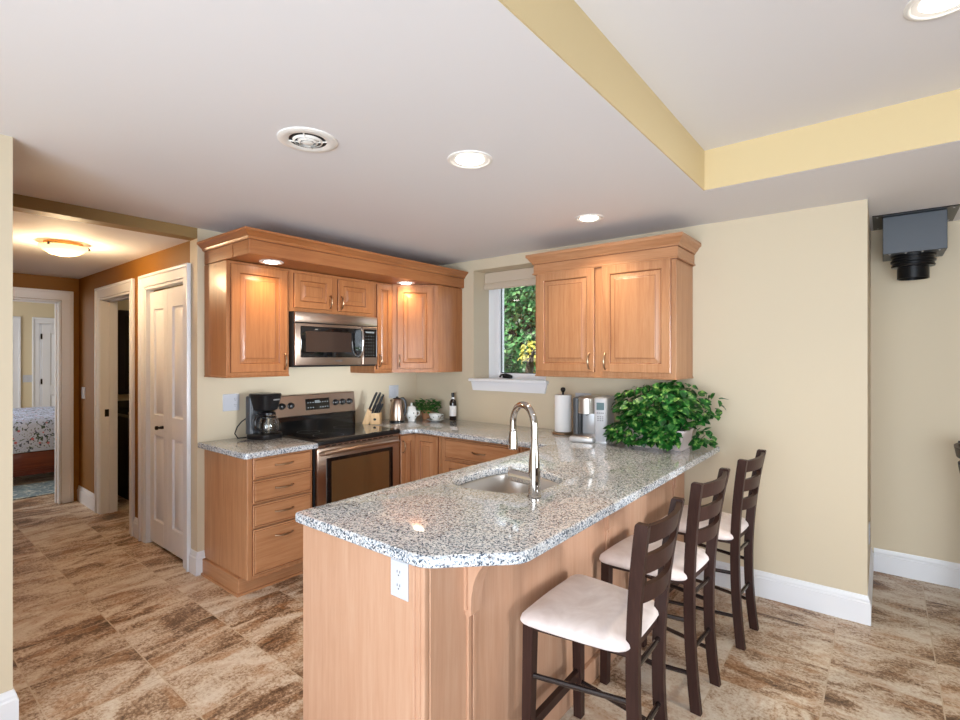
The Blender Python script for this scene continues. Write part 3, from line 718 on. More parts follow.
t = thing('wall_cabinet', 'narrow maple wall cabinet with a slim door right of the microwave', 'cabinet', (-3.52, 2.855, UZ0))
m = MB(); m.box(XS+0.001, XU, 2.757, 2.952, UZ0, UZ1, 0.002, 1); m.box(XS+0.001, XU+0.004, 2.757, 2.952, UZ0-0.012, UZ0, 0.003, 1); m.build('body', M_uwz, t, True)
dd = door(t, (XU, 2.775, UZ0+0.022), UY, NX, 0.160, 0.722, UWM, fr=0.040); pull(dd, (XU+0.02, 2.795, 1.470), UZ, NX, 0.105)
t = thing('corner_wall_cabinet', 'maple diagonal corner wall cabinet between the range wall and the window', 'cabinet', (-3.45, 3.33, UZ0))
A_, B_ = Vector((XU, 2.954, 0)), Vector((-3.075, 3.243, 0)); ud = (B_-A_).normalized(); nd = Vector((ud.y, -ud.x, 0)); dl = (B_-A_).length
poly = [(XS+0.001, 2.954), (A_.x, A_.y), (B_.x, B_.y), (-3.075, YW-0.001), (XS+0.001, YW-0.001)]
m = MB(); m.prism(poly, UZ0-0.010, UZ1); m.build('body', M_uwz, t, True, smooth=0)
dd = door(t, A_+ud*0.045+Vector((0, 0, UZ0+0.022)), ud, nd, dl-0.09, 0.722, UWM, fr=0.052); pull(dd, A_+ud*0.066+nd*0.02+Vector((0, 0, 1.470)), UZ, nd, 0.105)

# cornice bridging the cabinets, with its soffit and crown
VX = -3.050
t = thing('cornice', 'long maple cornice with crown moulding and downlights over the range wall cabinets', 'cornice', (-3.37, 2.55, 2.14))
m = MB(); m.box(XS+0.001, VX-0.021, 1.548, YW-0.001, 2.142, 2.156); m.build('soffit', M_uwh, t, True, smooth=0)
m = MB(); m.box(XS+0.001, VX-0.021, 1.548, YW-0.001, 2.258, 2.276); m.build('bounce_board', M_uwh, t, True, smooth=0)  # unseen board added to bounce light up to the ceiling
m = MB(); m.box(VX-0.020, VX, 1.530, YW-0.001, 2.142, 2.255, 0.002, 1); m.box(XS+0.001, VX-0.021, 1.530, 1.547, 2.142, 2.255, 0.002, 1); m.build('valance', M_uwh, t, True)
m = MB(); m.sweep([(XS+0.001, 1.530), (VX, 1.530), (VX, YW-0.001)], [(0, 2.232), (0.010, 2.232), (0.014, 2.240), (0.016, 2.248), (0.030, 2.260), (0.042, 2.272), (0.050, 2.276), (0.050, 2.290), (-0.02, 2.290), (-0.02, 2.256), (0, 2.256)], 1)
m.build('crown', M_uwh, t, True, smooth=30)
m = MB(); m.sweep([(XS+0.001, 1.530), (VX, 1.530), (VX, YW-0.001)], [(0, 2.2285), (0.0035, 2.2285), (0.0035, 2.2318), (0, 2.2318)], 1); m.build('dark_line', M_glaze_shade, t, True, smooth=0)  # dark strip painting glaze and the shadow line under the crown
m = MB(); m.box(-3.30, -3.262, 1.526, 1.5295, 2.142, 2.230, 0.001, 1); m.build('batten', M_uwh, t, True)

# wall cabinet right of the window
CX0, CX1, CY = -2.045, -1.010, 3.219
t = thing('wall_cabinet', 'maple wall cabinet with two raised-panel doors and crown right of the window', 'cabinet', (-1.53, 3.4, 1.365))
m = MB(); m.box(CX0, CX1, CY, YW-0.001, 1.367, 2.135, 0.002, 1); m.box(CX0-0.004, CX1+0.006, CY-0.005, YW-0.001, 1.357, 1.369, 0.003, 1); m.build('body', M_wz, t, True)
dd = door(t, (-2.020, CY, 1.398), UX, NY, 0.462, 0.722, [M_wz, M_glaze_shade], fr=0.056); pull(dd, (-1.592, CY-0.02, 1.474), UZ, NY, 0.115)
dd = door(t, (-1.502, CY, 1.398), UX, NY, 0.462, 0.722, [M_wz, M_glaze_shade], fr=0.056); pull(dd, (-1.474, CY-0.02, 1.474), UZ, NY, 0.115)
m = MB(); m.sweep([(CX0-0.001, YW-0.001), (CX0-0.001, CY), (CX1+0.001, CY), (CX1+0.001, YW-0.001)], [(0, 2.118), (0.016, 2.118), (0.018, 2.126), (0.010, 2.132), (0.010, 2.205), (0, 2.205)], 1); m.build('frieze', M_wh, t, True, smooth=30)
m = MB(); m.sweep([(CX0-0.001, YW-0.001), (CX0-0.001, CY), (CX1+0.001, CY), (CX1+0.001, YW-0.001)], [(0, 2.196), (0.018, 2.196), (0.020, 2.206), (0.030, 2.215), (0.044, 2.238), (0.054, 2.244), (0.054, 2.266), (0, 2.266)], 1); m.build('crown', M_wh, t, True, smooth=30)

for z in (2.1925, 2.1145):
    m = MB(); m.sweep([(CX0-0.001, YW-0.001), (CX0-0.001, CY), (CX1+0.001, CY), (CX1+0.001, YW-0.001)], [(0, z), (0.0135 if z > 2.15 else 0.004, z), (0.0135 if z > 2.15 else 0.004, z+0.0034), (0, z+0.0034)], 1); m.build('dark_line', M_glaze_shade, t, True, smooth=0)  # dark strips for glaze and shadow below crown and frieze
# ------------------------------------------------------------------ microwave
t = thing('microwave', 'stainless over-the-range microwave mounted above the cooktop', 'microwave', (-3.49, 2.36, 1.425))
MX, MY0, MY1, MZ0, MZ1 = -3.290, 1.982, 2.738, 1.428, 1.832
m = MB(); m.box(XS+0.002, MX-0.022, MY0, MY1, MZ0, MZ1, 0.003, 1); m.build('body', M_blackmat, t, True)
m = MB(); m.box(MX-0.020, MX, MY0+0.002, MY1-0.002, MZ1-0.078, MZ1-0.002, 0.005, 2); m.build('vent_panel', M_steel, t, True)
m = MB(); m.box(MX-0.020, MX, MY0+0.002, 2.585, MZ0+0.012, MZ1-0.084, 0.005, 2); dr = m.build('door', M_steel, t, True)
m = MB(); m.box(MX+0.0005, MX+0.004, MY0+0.045, 2.578, MZ0+0.070, MZ1-0.105, 0.006, 2); dw = m.build('window', M_blackgls, dr, True)
m = MB(); m.box(MX+0.0042, MX+0.005, MY0+0.085, 2.470, MZ0+0.110, MZ1-0.140); m.build('window_screen', new_mat('window_screen', lin((58, 46, 40)), 0.12, coat=0.4), dw, True, smooth=0)
m = MB(); hy = 2.548
m.tube([(MX-0.002, hy, MZ0+0.075), (MX+0.030, hy, MZ0+0.082), (MX+0.046, hy, MZ0+0.115), (MX+0.050, hy, MZ0+0.20), (MX+0.046, hy, MZ0+0.275), (MX+0.030, hy, MZ0+0.308), (MX-0.002, hy, MZ0+0.315)], [0.010]*7, 12); m.build('handle', M_chrome, dr, True)
m = MB(); m.box(MX-0.020, MX, 2.588, MY1-0.002, MZ0+0.012, MZ1-0.084, 0.004, 1); cp = m.build('control_panel', M_steel, t, True)
m = MB(); m.box(MX+0.0005, MX+0.003, 2.595, MY1-0.012, MZ0+0.070, MZ1-0.105, 0.004, 1); m.mi = 1
for r_ in range(7):
    for k in range(4): m.box(MX+0.0032, MX+0.0038, 2.612+k*0.026, 2.620+k*0.026, MZ0+0.085+r_*0.026, MZ0+0.090+r_*0.026)
m.box(MX+0.0032, MX+0.0038, 2.612, 2.70, MZ0+0.268, MZ0+0.282)
m.build('keypad', [M_blackgls, M_lcdtxt], cp, True, smooth=0)
m = MB()
for k in range(6): m.box(MX+0.0003, MX+0.0008, 2.325+k*0.011, 2.332+k*0.011, MZ0+0.040, MZ0+0.047)
m.build('badge', M_greymark, dr, True, smooth=0)

# ================================================================== SMALL THINGS ON THE COUNTER
CT = 0.9145
SR = 0.675891           # rotation that lines local x up with the view's right
# coffee maker
t = thing('coffee_maker', 'black drip coffee maker with glass carafe on the short countertop', 'coffee maker', (-3.497, 1.866, CT), radians(20))
m = MB(); m.loops([[(x, y, z) for x, y in offset(rrect(-0.10, 0.105, -0.095, 0.095, 0.05, 6), d)] for d, z in ((0.004, 0), (0, 0.006), (0, 0.03), (0.006, 0.038), (0.02, 0.04))]); m.build('base', M_black, t)
m = MB(); m.loops([[(x, y, z) for x, y in rrect(-0.10, -0.035, -0.088, 0.088, 0.025, 4)] for z in (0.036, 0.30)]+[[(x, y, 0.306) for x, y in rrect(-0.095, -0.04, -0.083, 0.083, 0.022, 4)]]); m.build('reservoir', M_darkgrey, t)
m = MB(); m.loops([[(x*k_+0.01, y*k_, z) for x, y in rrect(-0.10, 0.095, -0.092, 0.092, 0.055, 6)] for k_, z in ((0.55, 0.198), (0.74, 0.208), (0.97, 0.30), (1.0, 0.315), (0.94, 0.324), (0.5, 0.328))]); m.build('filter_basket', M_black, t)
cf = MB(); cf.lathe([(0.045, 0.0), (0.062, 0.004), (0.068, 0.03), (0.066, 0.075), (0.052, 0.11), (0.045, 0.125), (0.047, 0.132), (0.044, 0.132), (0.042, 0.125), (0.049, 0.11), (0.063, 0.075), (0.065, 0.03), (0.058, 0.006)], (0.035, 0, 0.042), 28, False, True, 1.12, 1.12); ca = cf.build('carafe', M_glass, t)
m = MB(); m.lathe([(0.050, 0.0), (0.050, 0.014), (0.030, 0.022), (0.0, 0.022)], (0.035, 0, 0.172), 24); m.lathe([(0.0525, 0), (0.0525, 0.010)], (0.035, 0, 0.148), 28, False, False); m.build('carafe_lid', M_black, ca)
m = MB(); a0 = Vector((0.035, -0.055, 0.0)); hdv = Vector((-0.35, -0.94, 0))
m.tube([a0+Vector((0, 0, 0.17)), a0+hdv*0.035+Vector((0, 0, 0.172)), a0+hdv*0.055+Vector((0, 0, 0.14)), a0+hdv*0.05+Vector((0, 0, 0.09)), a0+hdv*0.012+Vector((0, 0, 0.06))], [0.011, 0.012, 0.013, 0.012, 0.010], 10); m.build('carafe_handle', M_black, ca)
m = MB(); m.tube([(-0.09, 0.02, 0.02), (-0.115, -0.06, 0.006), (-0.130, -0.115, 0.010), (-0.138, -0.135, 0.045), (-0.135, -0.115, 0.090), (-0.120, -0.09, 0.125), (-0.100, -0.06, 0.150)], 0.0045, 6); m.build('cord', M_blackmat, t)
m = MB()
for k in range(5): m.box(0.107, 0.1082, -0.03+k*0.013, -0.022+k*0.013, 0.276, 0.286)
m.build('badge', M_lgrey, t)

# knife block and knives
KB = thing('knife_block', 'pale wooden knife block right of the range', 'knife block', (-3.503, 2.863, CT), SR)
lean = [(-0.086, 0), (-0.030, 0), (0.025, 0.085), (-0.038, 0.135)]
m = MB(); m.prism_uz((0, -0.045, 0), UX, UY, lean, 0, 0.09)
m.build('slanted_block', M_knifewood, KB, smooth=0)
m = MB(); m.box(-0.012, 0.068, -0.055, 0.045, 0, 0.098, 0.003, 1); m.build('front_block', M_knifewood, KB)
m = MB(); m.loops([[(0.028+0.013*cos(q)*s_, -0.0555-0.0004, 0.045+0.011*sin(q)*s_) for q in [2*pi*k/12 for k in range(12)]] for s_ in (1, 0.3)], False, True); m.build('stamp', M_blackmat, KB, smooth=0)
def knife(name, label, lx, ly, lz, ln, th, tilt):
    c = cos(SR); s_ = sin(SR); p = (KB.location.x+c*lx-s_*ly, KB.location.y+s_*lx+c*ly, CT+lz)
    k = thing(name, label, 'knife', p, SR, 'knives in the block')
    d = Vector((sin(tilt), 0, cos(tilt)))
    m = MB(); m.tube([d*0.006, d*0.010, d*ln*0.45, d*ln*0.85, d*ln], [th*0.8, th, th*1.05, th*1.2, th*0.8], 8, flat=0.62); m.build('handle', M_blackhandle, k)
    m = MB(); m.tube([d*-0.03, d*0.006], [0.006, 0.008], 6, flat=0.3); m.build('blade', M_chrome, k)
kn = [(-0.028, -0.020, 0.128, 0.165, 0.0095, 'leftmost tall black-handled knife at the top of the block'), (-0.004, -0.024, 0.109, 0.185, 0.0095, 'longest black-handled knife, second from left in the block'),
      (0.020, -0.010, 0.090, 0.185, 0.0095, 'black-handled knife third from left in the block'),
      (0.002, -0.047, 0.096, 0.085, 0.0075, 'leftmost short black steak knife in the front of the block'), (0.021, -0.041, 0.096, 0.092, 0.0075, 'second short black steak knife from left in the block'),
      (0.040, -0.041, 0.096, 0.094, 0.0075, 'third short black steak knife from left in the block'), (0.058, -0.041, 0.096, 0.092, 0.0075, 'rightmost short black steak knife in the block')]
for lx, ly, lz, ln, th, lb in kn: knife('knife', lb, lx, ly, lz, ln, th, 0.42)

# kettle
t = thing('kettle', 'stainless electric kettle with black handle in the counter corner', 'kettle', (-3.425, 3.075, CT), SR)
m = MB(); m.lathe([(0.068, 0), (0.068, 0.014), (0.060, 0.018)], seg=28); m.build('power_base', M_black, t)
m = MB(); m.lathe([(0.066, 0.019), (0.067, 0.03), (0.062, 0.10), (0.054, 0.165), (0.044, 0.200), (0.036, 0.212)], seg=32); m.tube([(-0.035, 0, 0.185), (-0.055, 0, 0.198), (-0.060, 0, 0.200)], [0.016, 0.010, 0.008], 10); m.build('body', M_steel, t, smooth=60)
m = MB(); m.lathe([(0.038, 0.206), (0.036, 0.216), (0.012, 0.222), (0.010, 0.230), (0, 0.232)], seg=24); m.build('lid', M_black, t)
m = MB(); m.tube([(0.030, 0, 0.212), (0.052, 0, 0.214), (0.072, 0, 0.190), (0.078, 0, 0.140), (0.074, 0, 0.085), (0.060, 0, 0.062), (0.050, 0, 0.060)], [0.011, 0.013, 0.012, 0.011, 0.011, 0.011, 0.010], 10); m.build('handle', M_black, t)
# sugar bowl
t = thing('sugar_bowl', 'lidded white china sugar bowl with sprigs right of the kettle', 'sugar bowl', (-3.375, 3.205, CT))
m = MB(); m.lathe([(0.030, 0), (0.032, 0.006), (0.030, 0.012), (0.046, 0.035), (0.052, 0.065), (0.046, 0.100), (0.036, 0.118)], seg=28); m.build('body', M_china, t, smooth=60)
m = MB(); m.lathe([(0.040, 0.117), (0.040, 0.122), (0.030, 0.136), (0.010, 0.142), (0.007, 0.150), (0.012, 0.158), (0.008, 0.168), (0, 0.170)], seg=24); m.build('lid', M_china, t, smooth=60)
m = MB(); m.tube([(0.038, 0.030, 0.092), (0.055, 0.042, 0.090), (0.058, 0.045, 0.065), (0.040, 0.030, 0.048)], 0.005, 8); m.build('handle', M_china, t)

# leaves
def add_leaf(m, p, d, nrm, ln, wd, fold=0.25, droop=0.3):
    d = d.normalized(); s_ = d.cross(nrm)
    if s_.length < 1e-4: s_ = Vector((1, 0, 0))
    s_.normalize(); nn = s_.cross(d).normalized()
    def q(a, b): return p+d*(ln*a)+s_*(wd*b)+nn*(abs(b)*wd*fold-droop*ln*a*a)
    v = [q(0, 0), q(0.5, 0), q(1, 0)]; L_ = [q(0.06, -0.34), q(0.45, -0.52), q(0.82, -0.22)]; R2 = [q(0.06, 0.34), q(0.45, 0.52), q(0.82, 0.22)]
    B = m.bm; V = [B.verts.new(c) for c in v]; Lv = [B.verts.new(c) for c in L_]; Rv = [B.verts.new(c) for c in R2]
    for f_ in ((V[0], V[1], Lv[1], Lv[0]), (V[1], V[2], Lv[2], Lv[1]), (V[0], Rv[0], Rv[1], V[1]), (V[1], Rv[1], Rv[2], V[2])):
        B.faces.new(f_)
def rnd(a, b): return random.uniform(a, b)

t = thing('potted_herb', 'small leafy plant in a tan pot between sugar bowl and teacup', 'plant', (-3.375, 3.392, CT))
m = MB(); m.lathe([(0.034, 0), (0.044, 0.07), (0.048, 0.07), (0.048, 0.088), (0.042, 0.088), (0.040, 0.078), (0, 0.078)], seg=24); m.build('pot', M_terra, t)
m = MB()
for k in range(230):
    a_ = rnd(0, 2*pi); r_ = 0.120*math.sqrt(random.random()); z = 0.05+rnd(0.0, 0.145)*(1-0.4*(r_/0.120))+0.02
    p = Vector((cos(a_)*r_, sin(a_)*r_, z)); add_leaf(m, p, Vector((cos(a_)+rnd(-.5, .5), sin(a_)+rnd(-.5, .5), rnd(-.1, .9))), Vector((rnd(-.4, .4), rnd(-.4, .4), 1)), rnd(.03, .048), rnd(.022, .034))
for k in range(14):
    a_ = rnd(0, 2*pi); m.tube([(0, 0, 0.075), (cos(a_)*0.03, sin(a_)*0.03, 0.12), (cos(a_)*0.07, sin(a_)*0.07, 0.15)], 0.0018, 4)
m.build('foliage', M_herb, t, smooth=60, recalc=False)
# saucer and teacup
m = MB(); m.lathe([(0.035, 0), (0.040, 0.004), (0.070, 0.016), (0.074, 0.020), (0.068, 0.019), (0.038, 0.008), (0, 0.007)], seg=32)
o = m.build('saucer', M_china, smooth=60); o.location = (-3.198, 3.335, CT); o.scale = (1.12, 1.12, 1.0); tag(o, 'sprigged china saucer below the teacup', 'saucer')
t = thing('teacup', 'sprigged china teacup standing on its saucer', 'cup', (-3.198, 3.335, CT+0.0078))
m = MB(); m.lathe([(0.022, 0), (0.024, 0.006), (0.046, 0.024), (0.058, 0.050), (0.061, 0.060), (0.058, 0.060), (0.053, 0.048), (0.036, 0.026), (0, 0.012)], seg=32); m.build('bowl', M_china, t, smooth=60)
m = MB(); m.tube([(0.036, 0.032, 0.052), (0.054, 0.046, 0.054), (0.056, 0.050, 0.034), (0.036, 0.030, 0.022)], 0.0035, 8); m.build('handle', M_china, t)
# bottle
t = thing('bottle', 'slim dark glass bottle with white label below the window', 'bottle', (-3.125, 3.495, CT))
m = MB(); m.lathe([(0.030, 0), (0.032, 0.004), (0.032, 0.160), (0.029, 0.178), (0.015, 0.198), (0.013, 0.222), (0.014, 0.226)], seg=28); m.build('glass_body', M_amber, t, smooth=60)
m = MB(); m.lathe([(0.0326, 0.040), (0.0328, 0.041), (0.0328, 0.134), (0.0326, 0.135)], seg=28, cap0=False, cap1=False); m.build('label', M_paper, t, smooth=60)
m = MB(); m.lathe([(0.0145, 0.190), (0.0155, 0.202), (0.0150, 0.212)], seg=20, cap0=False, cap1=False); m.build('neck_band', M_paper, t, smooth=60)
m = MB(); m.lathe([(0.016, 0.222), (0.016, 0.252), (0.013, 0.255), (0, 0.255)], seg=20); m.build('cap', M_black, t)

# paper towel
PT = (-1.915, 3.405, CT)
t = thing('paper_towel_holder', 'metal paper towel stand with round base under the window cabinet', 'paper towel holder', PT)
m = MB(); m.lathe([(0.082, 0), (0.084, 0.006), (0.080, 0.014), (0.030, 0.018), (0, 0.018)], seg=36); m.build('base', M_bronze, t)
m = MB(); m.lathe([(0.008, 0.017), (0.008, 0.318)], seg=12); m.build('rod', M_blkmetal, t)
m = MB(); m.lathe([(0.008, 0.316), (0.018, 0.330), (0.020, 0.340), (0.015, 0.352), (0, 0.357)], seg=18); m.build('finial', M_blkmetal, t)
m = MB(); m.lathe([(0.020, 0.0), (0.062, 0.0), (0.064, 0.003), (0.064, 0.277), (0.062, 0.280), (0.020, 0.280), (0.020, 0.0)], seg=48, cap0=False, cap1=False)
o = m.build('paper_towel_roll', M_paper, smooth=50); o.location = (PT[0], PT[1], CT+0.019); tag(o, 'white roll of paper towels on its stand', 'paper towel')

# single-serve brewer
t = thing('single_serve_brewer', 'silver single-serve coffee brewer with small screen left of the trailing plant', 'coffee maker', (-1.612, 3.290, CT), radians(12))
m = MB(); m.box(-0.125, 0.045, -0.165, 0.12, 0, 0.038, 0.012, 3); m.build('base', M_lgrey, t)
m = MB(); m.box(-0.115, 0.035, -0.155, -0.03, 0.0385, 0.043, 0.002, 1); m.build('drip_tray', M_steel, t)
m = MB(); m.box(-0.075, 0.030, 0.0, 0.12, 0.038, 0.29, 0.008, 2); m.build('column', M_lgrey, t)
m = MB(); m.loops([[(x, y, z) for x, y in rrect(-0.078, 0.036, -0.135, 0.118, 0.05, 6)] for z in (0.195, 0.30)]+[[(x, y, 0.308) for x, y in offset(rrect(-0.078, 0.036, -0.135, 0.118, 0.05, 6), 0.012)]]); m.build('brew_head', M_sink, t, smooth=50)
m = MB(); m.tube([(-0.02, -0.08, 0.197), (-0.02, -0.08, 0.180)], [0.016, 0.009], 14); m.build('nozzle', M_black, t)
m = MB(); m.loops([[(x, y, z) for x, y in rrect(-0.122, -0.080, -0.08, 0.115, 0.012, 3)] for z in (0.039, 0.295)]+[[(x, y, 0.301) for x, y in offset(rrect(-0.122, -0.080, -0.08, 0.115, 0.012, 3), 0.006)]]); m.build('water_tank', M_darkgrey, t)
m = MB(); m.loops([[(x, y, z) for x, y in rrect(0.038, 0.128, -0.115, 0.12, 0.014, 4)] for z in (0.0, 0.302)]+[[(x, y, 0.308) for x, y in offset(rrect(0.038, 0.128, -0.115, 0.12, 0.014, 4), 0.007)]]); tw = m.build('control_tower', M_lgrey, t, smooth=50)
m = MB(); m.box(0.048, 0.116, -0.1185, -0.1155, 0.010, 0.298, 0.004, 2); m.build('front_panel', M_white, tw)
m = MB(); m.box(0.056, 0.108, -0.1205, -0.1188, 0.225, 0.275); m.build('screen', M_lcd, tw, smooth=0)
m = MB()
for k in range(4): m.box(0.058+k*0.013, 0.066+k*0.013, -0.1195, -0.1188, 0.200, 0.208)
for r_ in range(3):
    for k in range(3): m.lathe([(0.005, 0), (0.005, 0.0)], (0, 0, 0), 3, False, False); m.box(0.062+k*0.016, 0.071+k*0.016, -0.1195, -0.1188, 0.150+r_*0.013, 0.156+r_*0.013)
m.build('buttons', M_greymark, tw, smooth=0)

# trailing plant
t = thing('trailing_plant', 'large trailing green pothos plant in a pale planter at the end of the counter', 'plant', (-1.145, 3.310, CT))
m = MB(); L = [[(x, y, z) for x, y in offset(rrect(-0.22, 0.185, -0.11, 0.11, 0.03, 4), d)] for d, z in ((0.020, 0), (0.016, 0.006), (0.0, 0.115), (-0.006, 0.117), (-0.006, 0.128), (0.008, 0.128), (0.012, 0.11))]
m.loops(L); m.build('planter', new_mat('pale_pink_ceramic', lin((222, 206, 202)), 0.3), t, smooth=40)
m = MB(); C0 = Vector((0, 0, 0.245))
def blob(n, cx, cy, cz, rx, ry, rz, up=0.35, lo=0.036, hi=0.062):
    for k in range(n):
        while True:
            v = Vector((rnd(-1, 1), rnd(-1, 1), rnd(-1, 1)))
            if 0.55 < v.length < 1: break
        p = Vector((cx+v.x*rx, cy+v.y*ry, cz+v.z*rz))
        if p.z < 0.042: p.z = 0.042+rnd(0, 0.03)
        if p.x < -0.275: p.x = -0.275+rnd(0, 0.05)
        if p.y > 0.225: p.y = 0.225
        d = Vector((v.x+rnd(-.6, .6), v.y-0.25+rnd(-.6, .6), -0.25+rnd(-.5, .5)))
        nr = Vector((v.x*0.8+rnd(-.5, .5), v.y*0.8-0.3+rnd(-.5, .5), up+0.5))
        s_ = rnd(lo, hi); add_leaf(m, p, d, nr, s_, s_*0.86, 0.18, 0.25)
blob(620, 0.0, -0.02, 0.260, 0.31, 0.20, 0.155)
blob(260, -0.08, -0.145, 0.09, 0.24, 0.06, 0.09)
blob(70, 0.08, -0.15, 0.10, 0.10, 0.05, 0.07)
blob(60, -0.18, 0.0, 0.20, 0.14, 0.13, 0.12)
blob(40, 0.10, 0.0, 0.385, 0.13, 0.12, 0.055)
blob(30, 0.285, -0.03, 0.085, 0.045, 0.10, 0.075)
blob(26, 0.30, 0.05, 0.28, 0.07, 0.10, 0.10)
for k in range(26):
    a_ = rnd(0, 2*pi); m.tube([(rnd(-.15, .15), rnd(-.05, .05), 0.14), (cos(a_)*0.15, sin(a_)*0.09, 0.27), (cos(a_)*0.27, sin(a_)*0.15, 0.20)], 0.0025, 4)
m.build('foliage', M_pothos, t, smooth=60, recalc=False)
m = MB(); m.loops([[(x, y, 0.11) for x, y in offset(rrect(-0.22, 0.185, -0.11, 0.11, 0.03, 4), 0.013)]], False, True); m.build('soil', M_soil, t, smooth=0)

# ================================================================== STOOLS
def make_stool(label, loc, rz):
    t = thing('counter_stool', label, 'stool', loc, rz, 'counter stools')
    zt = 0.978
    def q(f_, s_, tp, z):
        xs = [0, 0.6, zt]; r_ = 0
        for i, v in enumerate((f_, s_, tp)):
            w_ = v
            for j in range(3):
                if j != i: w_ *= (z-xs[j])/(xs[i]-xs[j])
            r_ += w_
        return r_
    U = lambda z: q(0.228, 0.205, 0.251, z); W = lambda z: q(0.139, 0.149, 0.195, z)
    PD, PW = 0.042, 0.026
    for s_ in (-1, 1):
        m = MB(); L = []
        for k in range(13):
            z = zt*k/12; u, w_ = U(z), W(z)
            L.append([(u-PD, s_*w_, z), (u, s_*w_, z), (u, s_*(w_-PW), z), (u-PD, s_*(w_-PW), z)])
        L.append([(a-(0.004 if i in (1, 2) else -0.004), b, zt+0.006) for i, (a, b, c) in enumerate(L[-1])])
        m.loops(L); m.build('back_post', M_espresso, t, smooth=30)
    for s_ in (-1, 1):
        m = MB(); L = []
        for z, g in ((0, 0.034), (0.3, 0.037), (0.552, 0.040)):
            u0 = -0.194; w_ = 0.218-0.012*(z/0.552)
            L.append([(u0, s_*w_, z), (u0+g, s_*w_, z), (u0+g, s_*(w_-g), z), (u0, s_*(w_-g), z)])
        m.loops(L); m.build('front_leg', M_espresso, t, smooth=30)
    # bowed ladder slats
    for z0, z1 in ((0.915, 0.976), (0.812, 0.875), (0.712, 0.772)):
        m = MB(); L = []
        for k in range(15):
            v = -1+2*k/14; w0, w1 = W(z0)-0.012, W(z1)-0.012; bow = 0.034*(1-v*v)
            L.append([(U(z0)-0.028+bow, v*w0, z0), (U(z0)-0.010+bow, v*w0, z0), (U(z1)-0.010+bow, v*w1, z1), (U(z1)-0.028+bow, v*w1, z1)])
        m.loops(L); m.build('back_slat', M_espresso, t, smooth=40)
    # seat frame under the cushion
    m = MB()
    fw, rw = 0.196, W(0.56)-0.004
    m.loops([[(-0.172, -fw, z), (0.175, -rw, z), (0.175, rw, z), (-0.172, fw, z)] for z in (0.532, 0.560)]); m.build('seat_frame', M_espresso, t, smooth=30)
    # cushion
    m = MB()
    def outl(d):
        P = [(-0.212, -0.150), (-0.205, -0.205), (-0.165, -0.226), (0.0, -0.212), (0.120, -0.195), (0.165, -0.172), (0.180, -0.125), (0.183, 0.0), (0.180, 0.125), (0.165, 0.172),
             (0.120, 0.195), (0.0, 0.212), (-0.165, 0.226), (-0.205, 0.205), (-0.212, 0.150), (-0.216, 0.0)]
        return offset(catmull(P, 3), d)
    prof = [(0.020, 0.555), (0.006, 0.556), (0.0, 0.565), (0.003, 0.577), (0.014, 0.589), (0.035, 0.598), (0.07, 0.604), (0.12, 0.607)]
    L = []
    for d, z in prof:
        L.append([(-0.016+(x+0.016)*(1-d/0.20), y*(1-d/0.21), z) for x, y in outl(0)])
    m.loops(L); m.build('seat_cushion', M_suede, t, smooth=60)
    # stretchers
    for s_ in (-1, 1):
        for z in (0.372, 0.150):
            m = MB(); m.tube([(-0.175, s_*0.196, z), (U(z)-0.02, s_*(W(z)-0.013), z+0.004)], 0.0095, 10); m.build('side_stretcher', M_blackst, t)
    for z in (0.480, 0.250):
        m = MB(); m.tube([(U(z)-0.021, -W(z)+0.01, z), (U(z)-0.021, W(z)-0.01, z)], 0.0095, 10); m.build('rear_stretcher', M_blackst, t)
    m = MB(); m.box(-0.186, -0.164, -0.195, 0.195, 0.165, 0.205, 0.003, 1); m.build('footrest', M_espresso, t)
    return t
M_blackst = new_mat('dark_satin_rod', lin((44, 34, 32)), 0.22, 0.2, coat=0.5)
s1 = make_stool('nearest dark wood counter stool with beige seat at the peninsula', (-0.814, 1.706, 0), 0.019)
dup(s1, (-0.815, 2.364, 0), -0.058, 'middle dark wood counter stool of the three along the peninsula')
dup(s1, (-0.771, 3.003, 0), -0.064, 'farthest dark wood counter stool at the peninsula, beside the tan wall')
dup(s1, (0.600, 4.080, 0), pi-0.05, 'dark wood stool cut off by the right edge of the photo, by the recess wall')

# ================================================================== WALL PLATES
def plate(o, u, n, wd, h, slots, label, nm='outlet', cat='outlet', toggles=0):
    o, u, n = Vector(o), Vector(u), Vector(n); t = thing(nm, label, cat, o+u*(wd/2)); 
    m = MB(); m.panel(o+n*0.0005, u, n, wd, h, [(0, 0), (0, 0.003), (0.004, 0.006)]); m.build('plate', M_white, t, True, smooth=20)
    R = Matrix(((u.x, n.x, 0, o.x), (u.y, n.y, 0, o.y), (0, 0, 1, o.z), (0, 0, 0, 1)))
    m = MB()
    for cx in slots:
        for cz in (h*0.5-0.021, h*0.5+0.021):
            for dx_ in (-0.006, 0.006): m.obox(R, cx+dx_-0.001, cx+dx_+0.001, 0.0066, 0.0072, cz-0.001, cz+0.007)
            m.obox(R, cx-0.002, cx+0.002, 0.0066, 0.0072, cz-0.010, cz-0.006)
    if slots: m.build('sockets', M_blackmat, t, True, smooth=0)
    else: m.bm.free()
    for k in range(toggles):
        m = MB(); cx = wd*(k+0.5)/toggles; m.obox(R, cx-0.016, cx+0.016, 0.0066, 0.010, h*0.5-0.033, h*0.5+0.033, 0.002, 1); m.build('rocker', M_white, t, True)
    return t
plate((XS, 1.655, 1.112), UY, NX, 0.118, 0.122, [0.086], 'white two-gang wall outlet left of the coffee maker', toggles=0)
plate((XS, 3.205, 1.108), UY, NX, 0.118, 0.122, [], 'white switch plate on the wall above the kettle', 'light_switch', 'switch', 2)
plate((-1.895, YW, 1.098), UX, NY, 0.135, 0.122, [0.035], 'white outlet on the wall behind the coffee brewer')
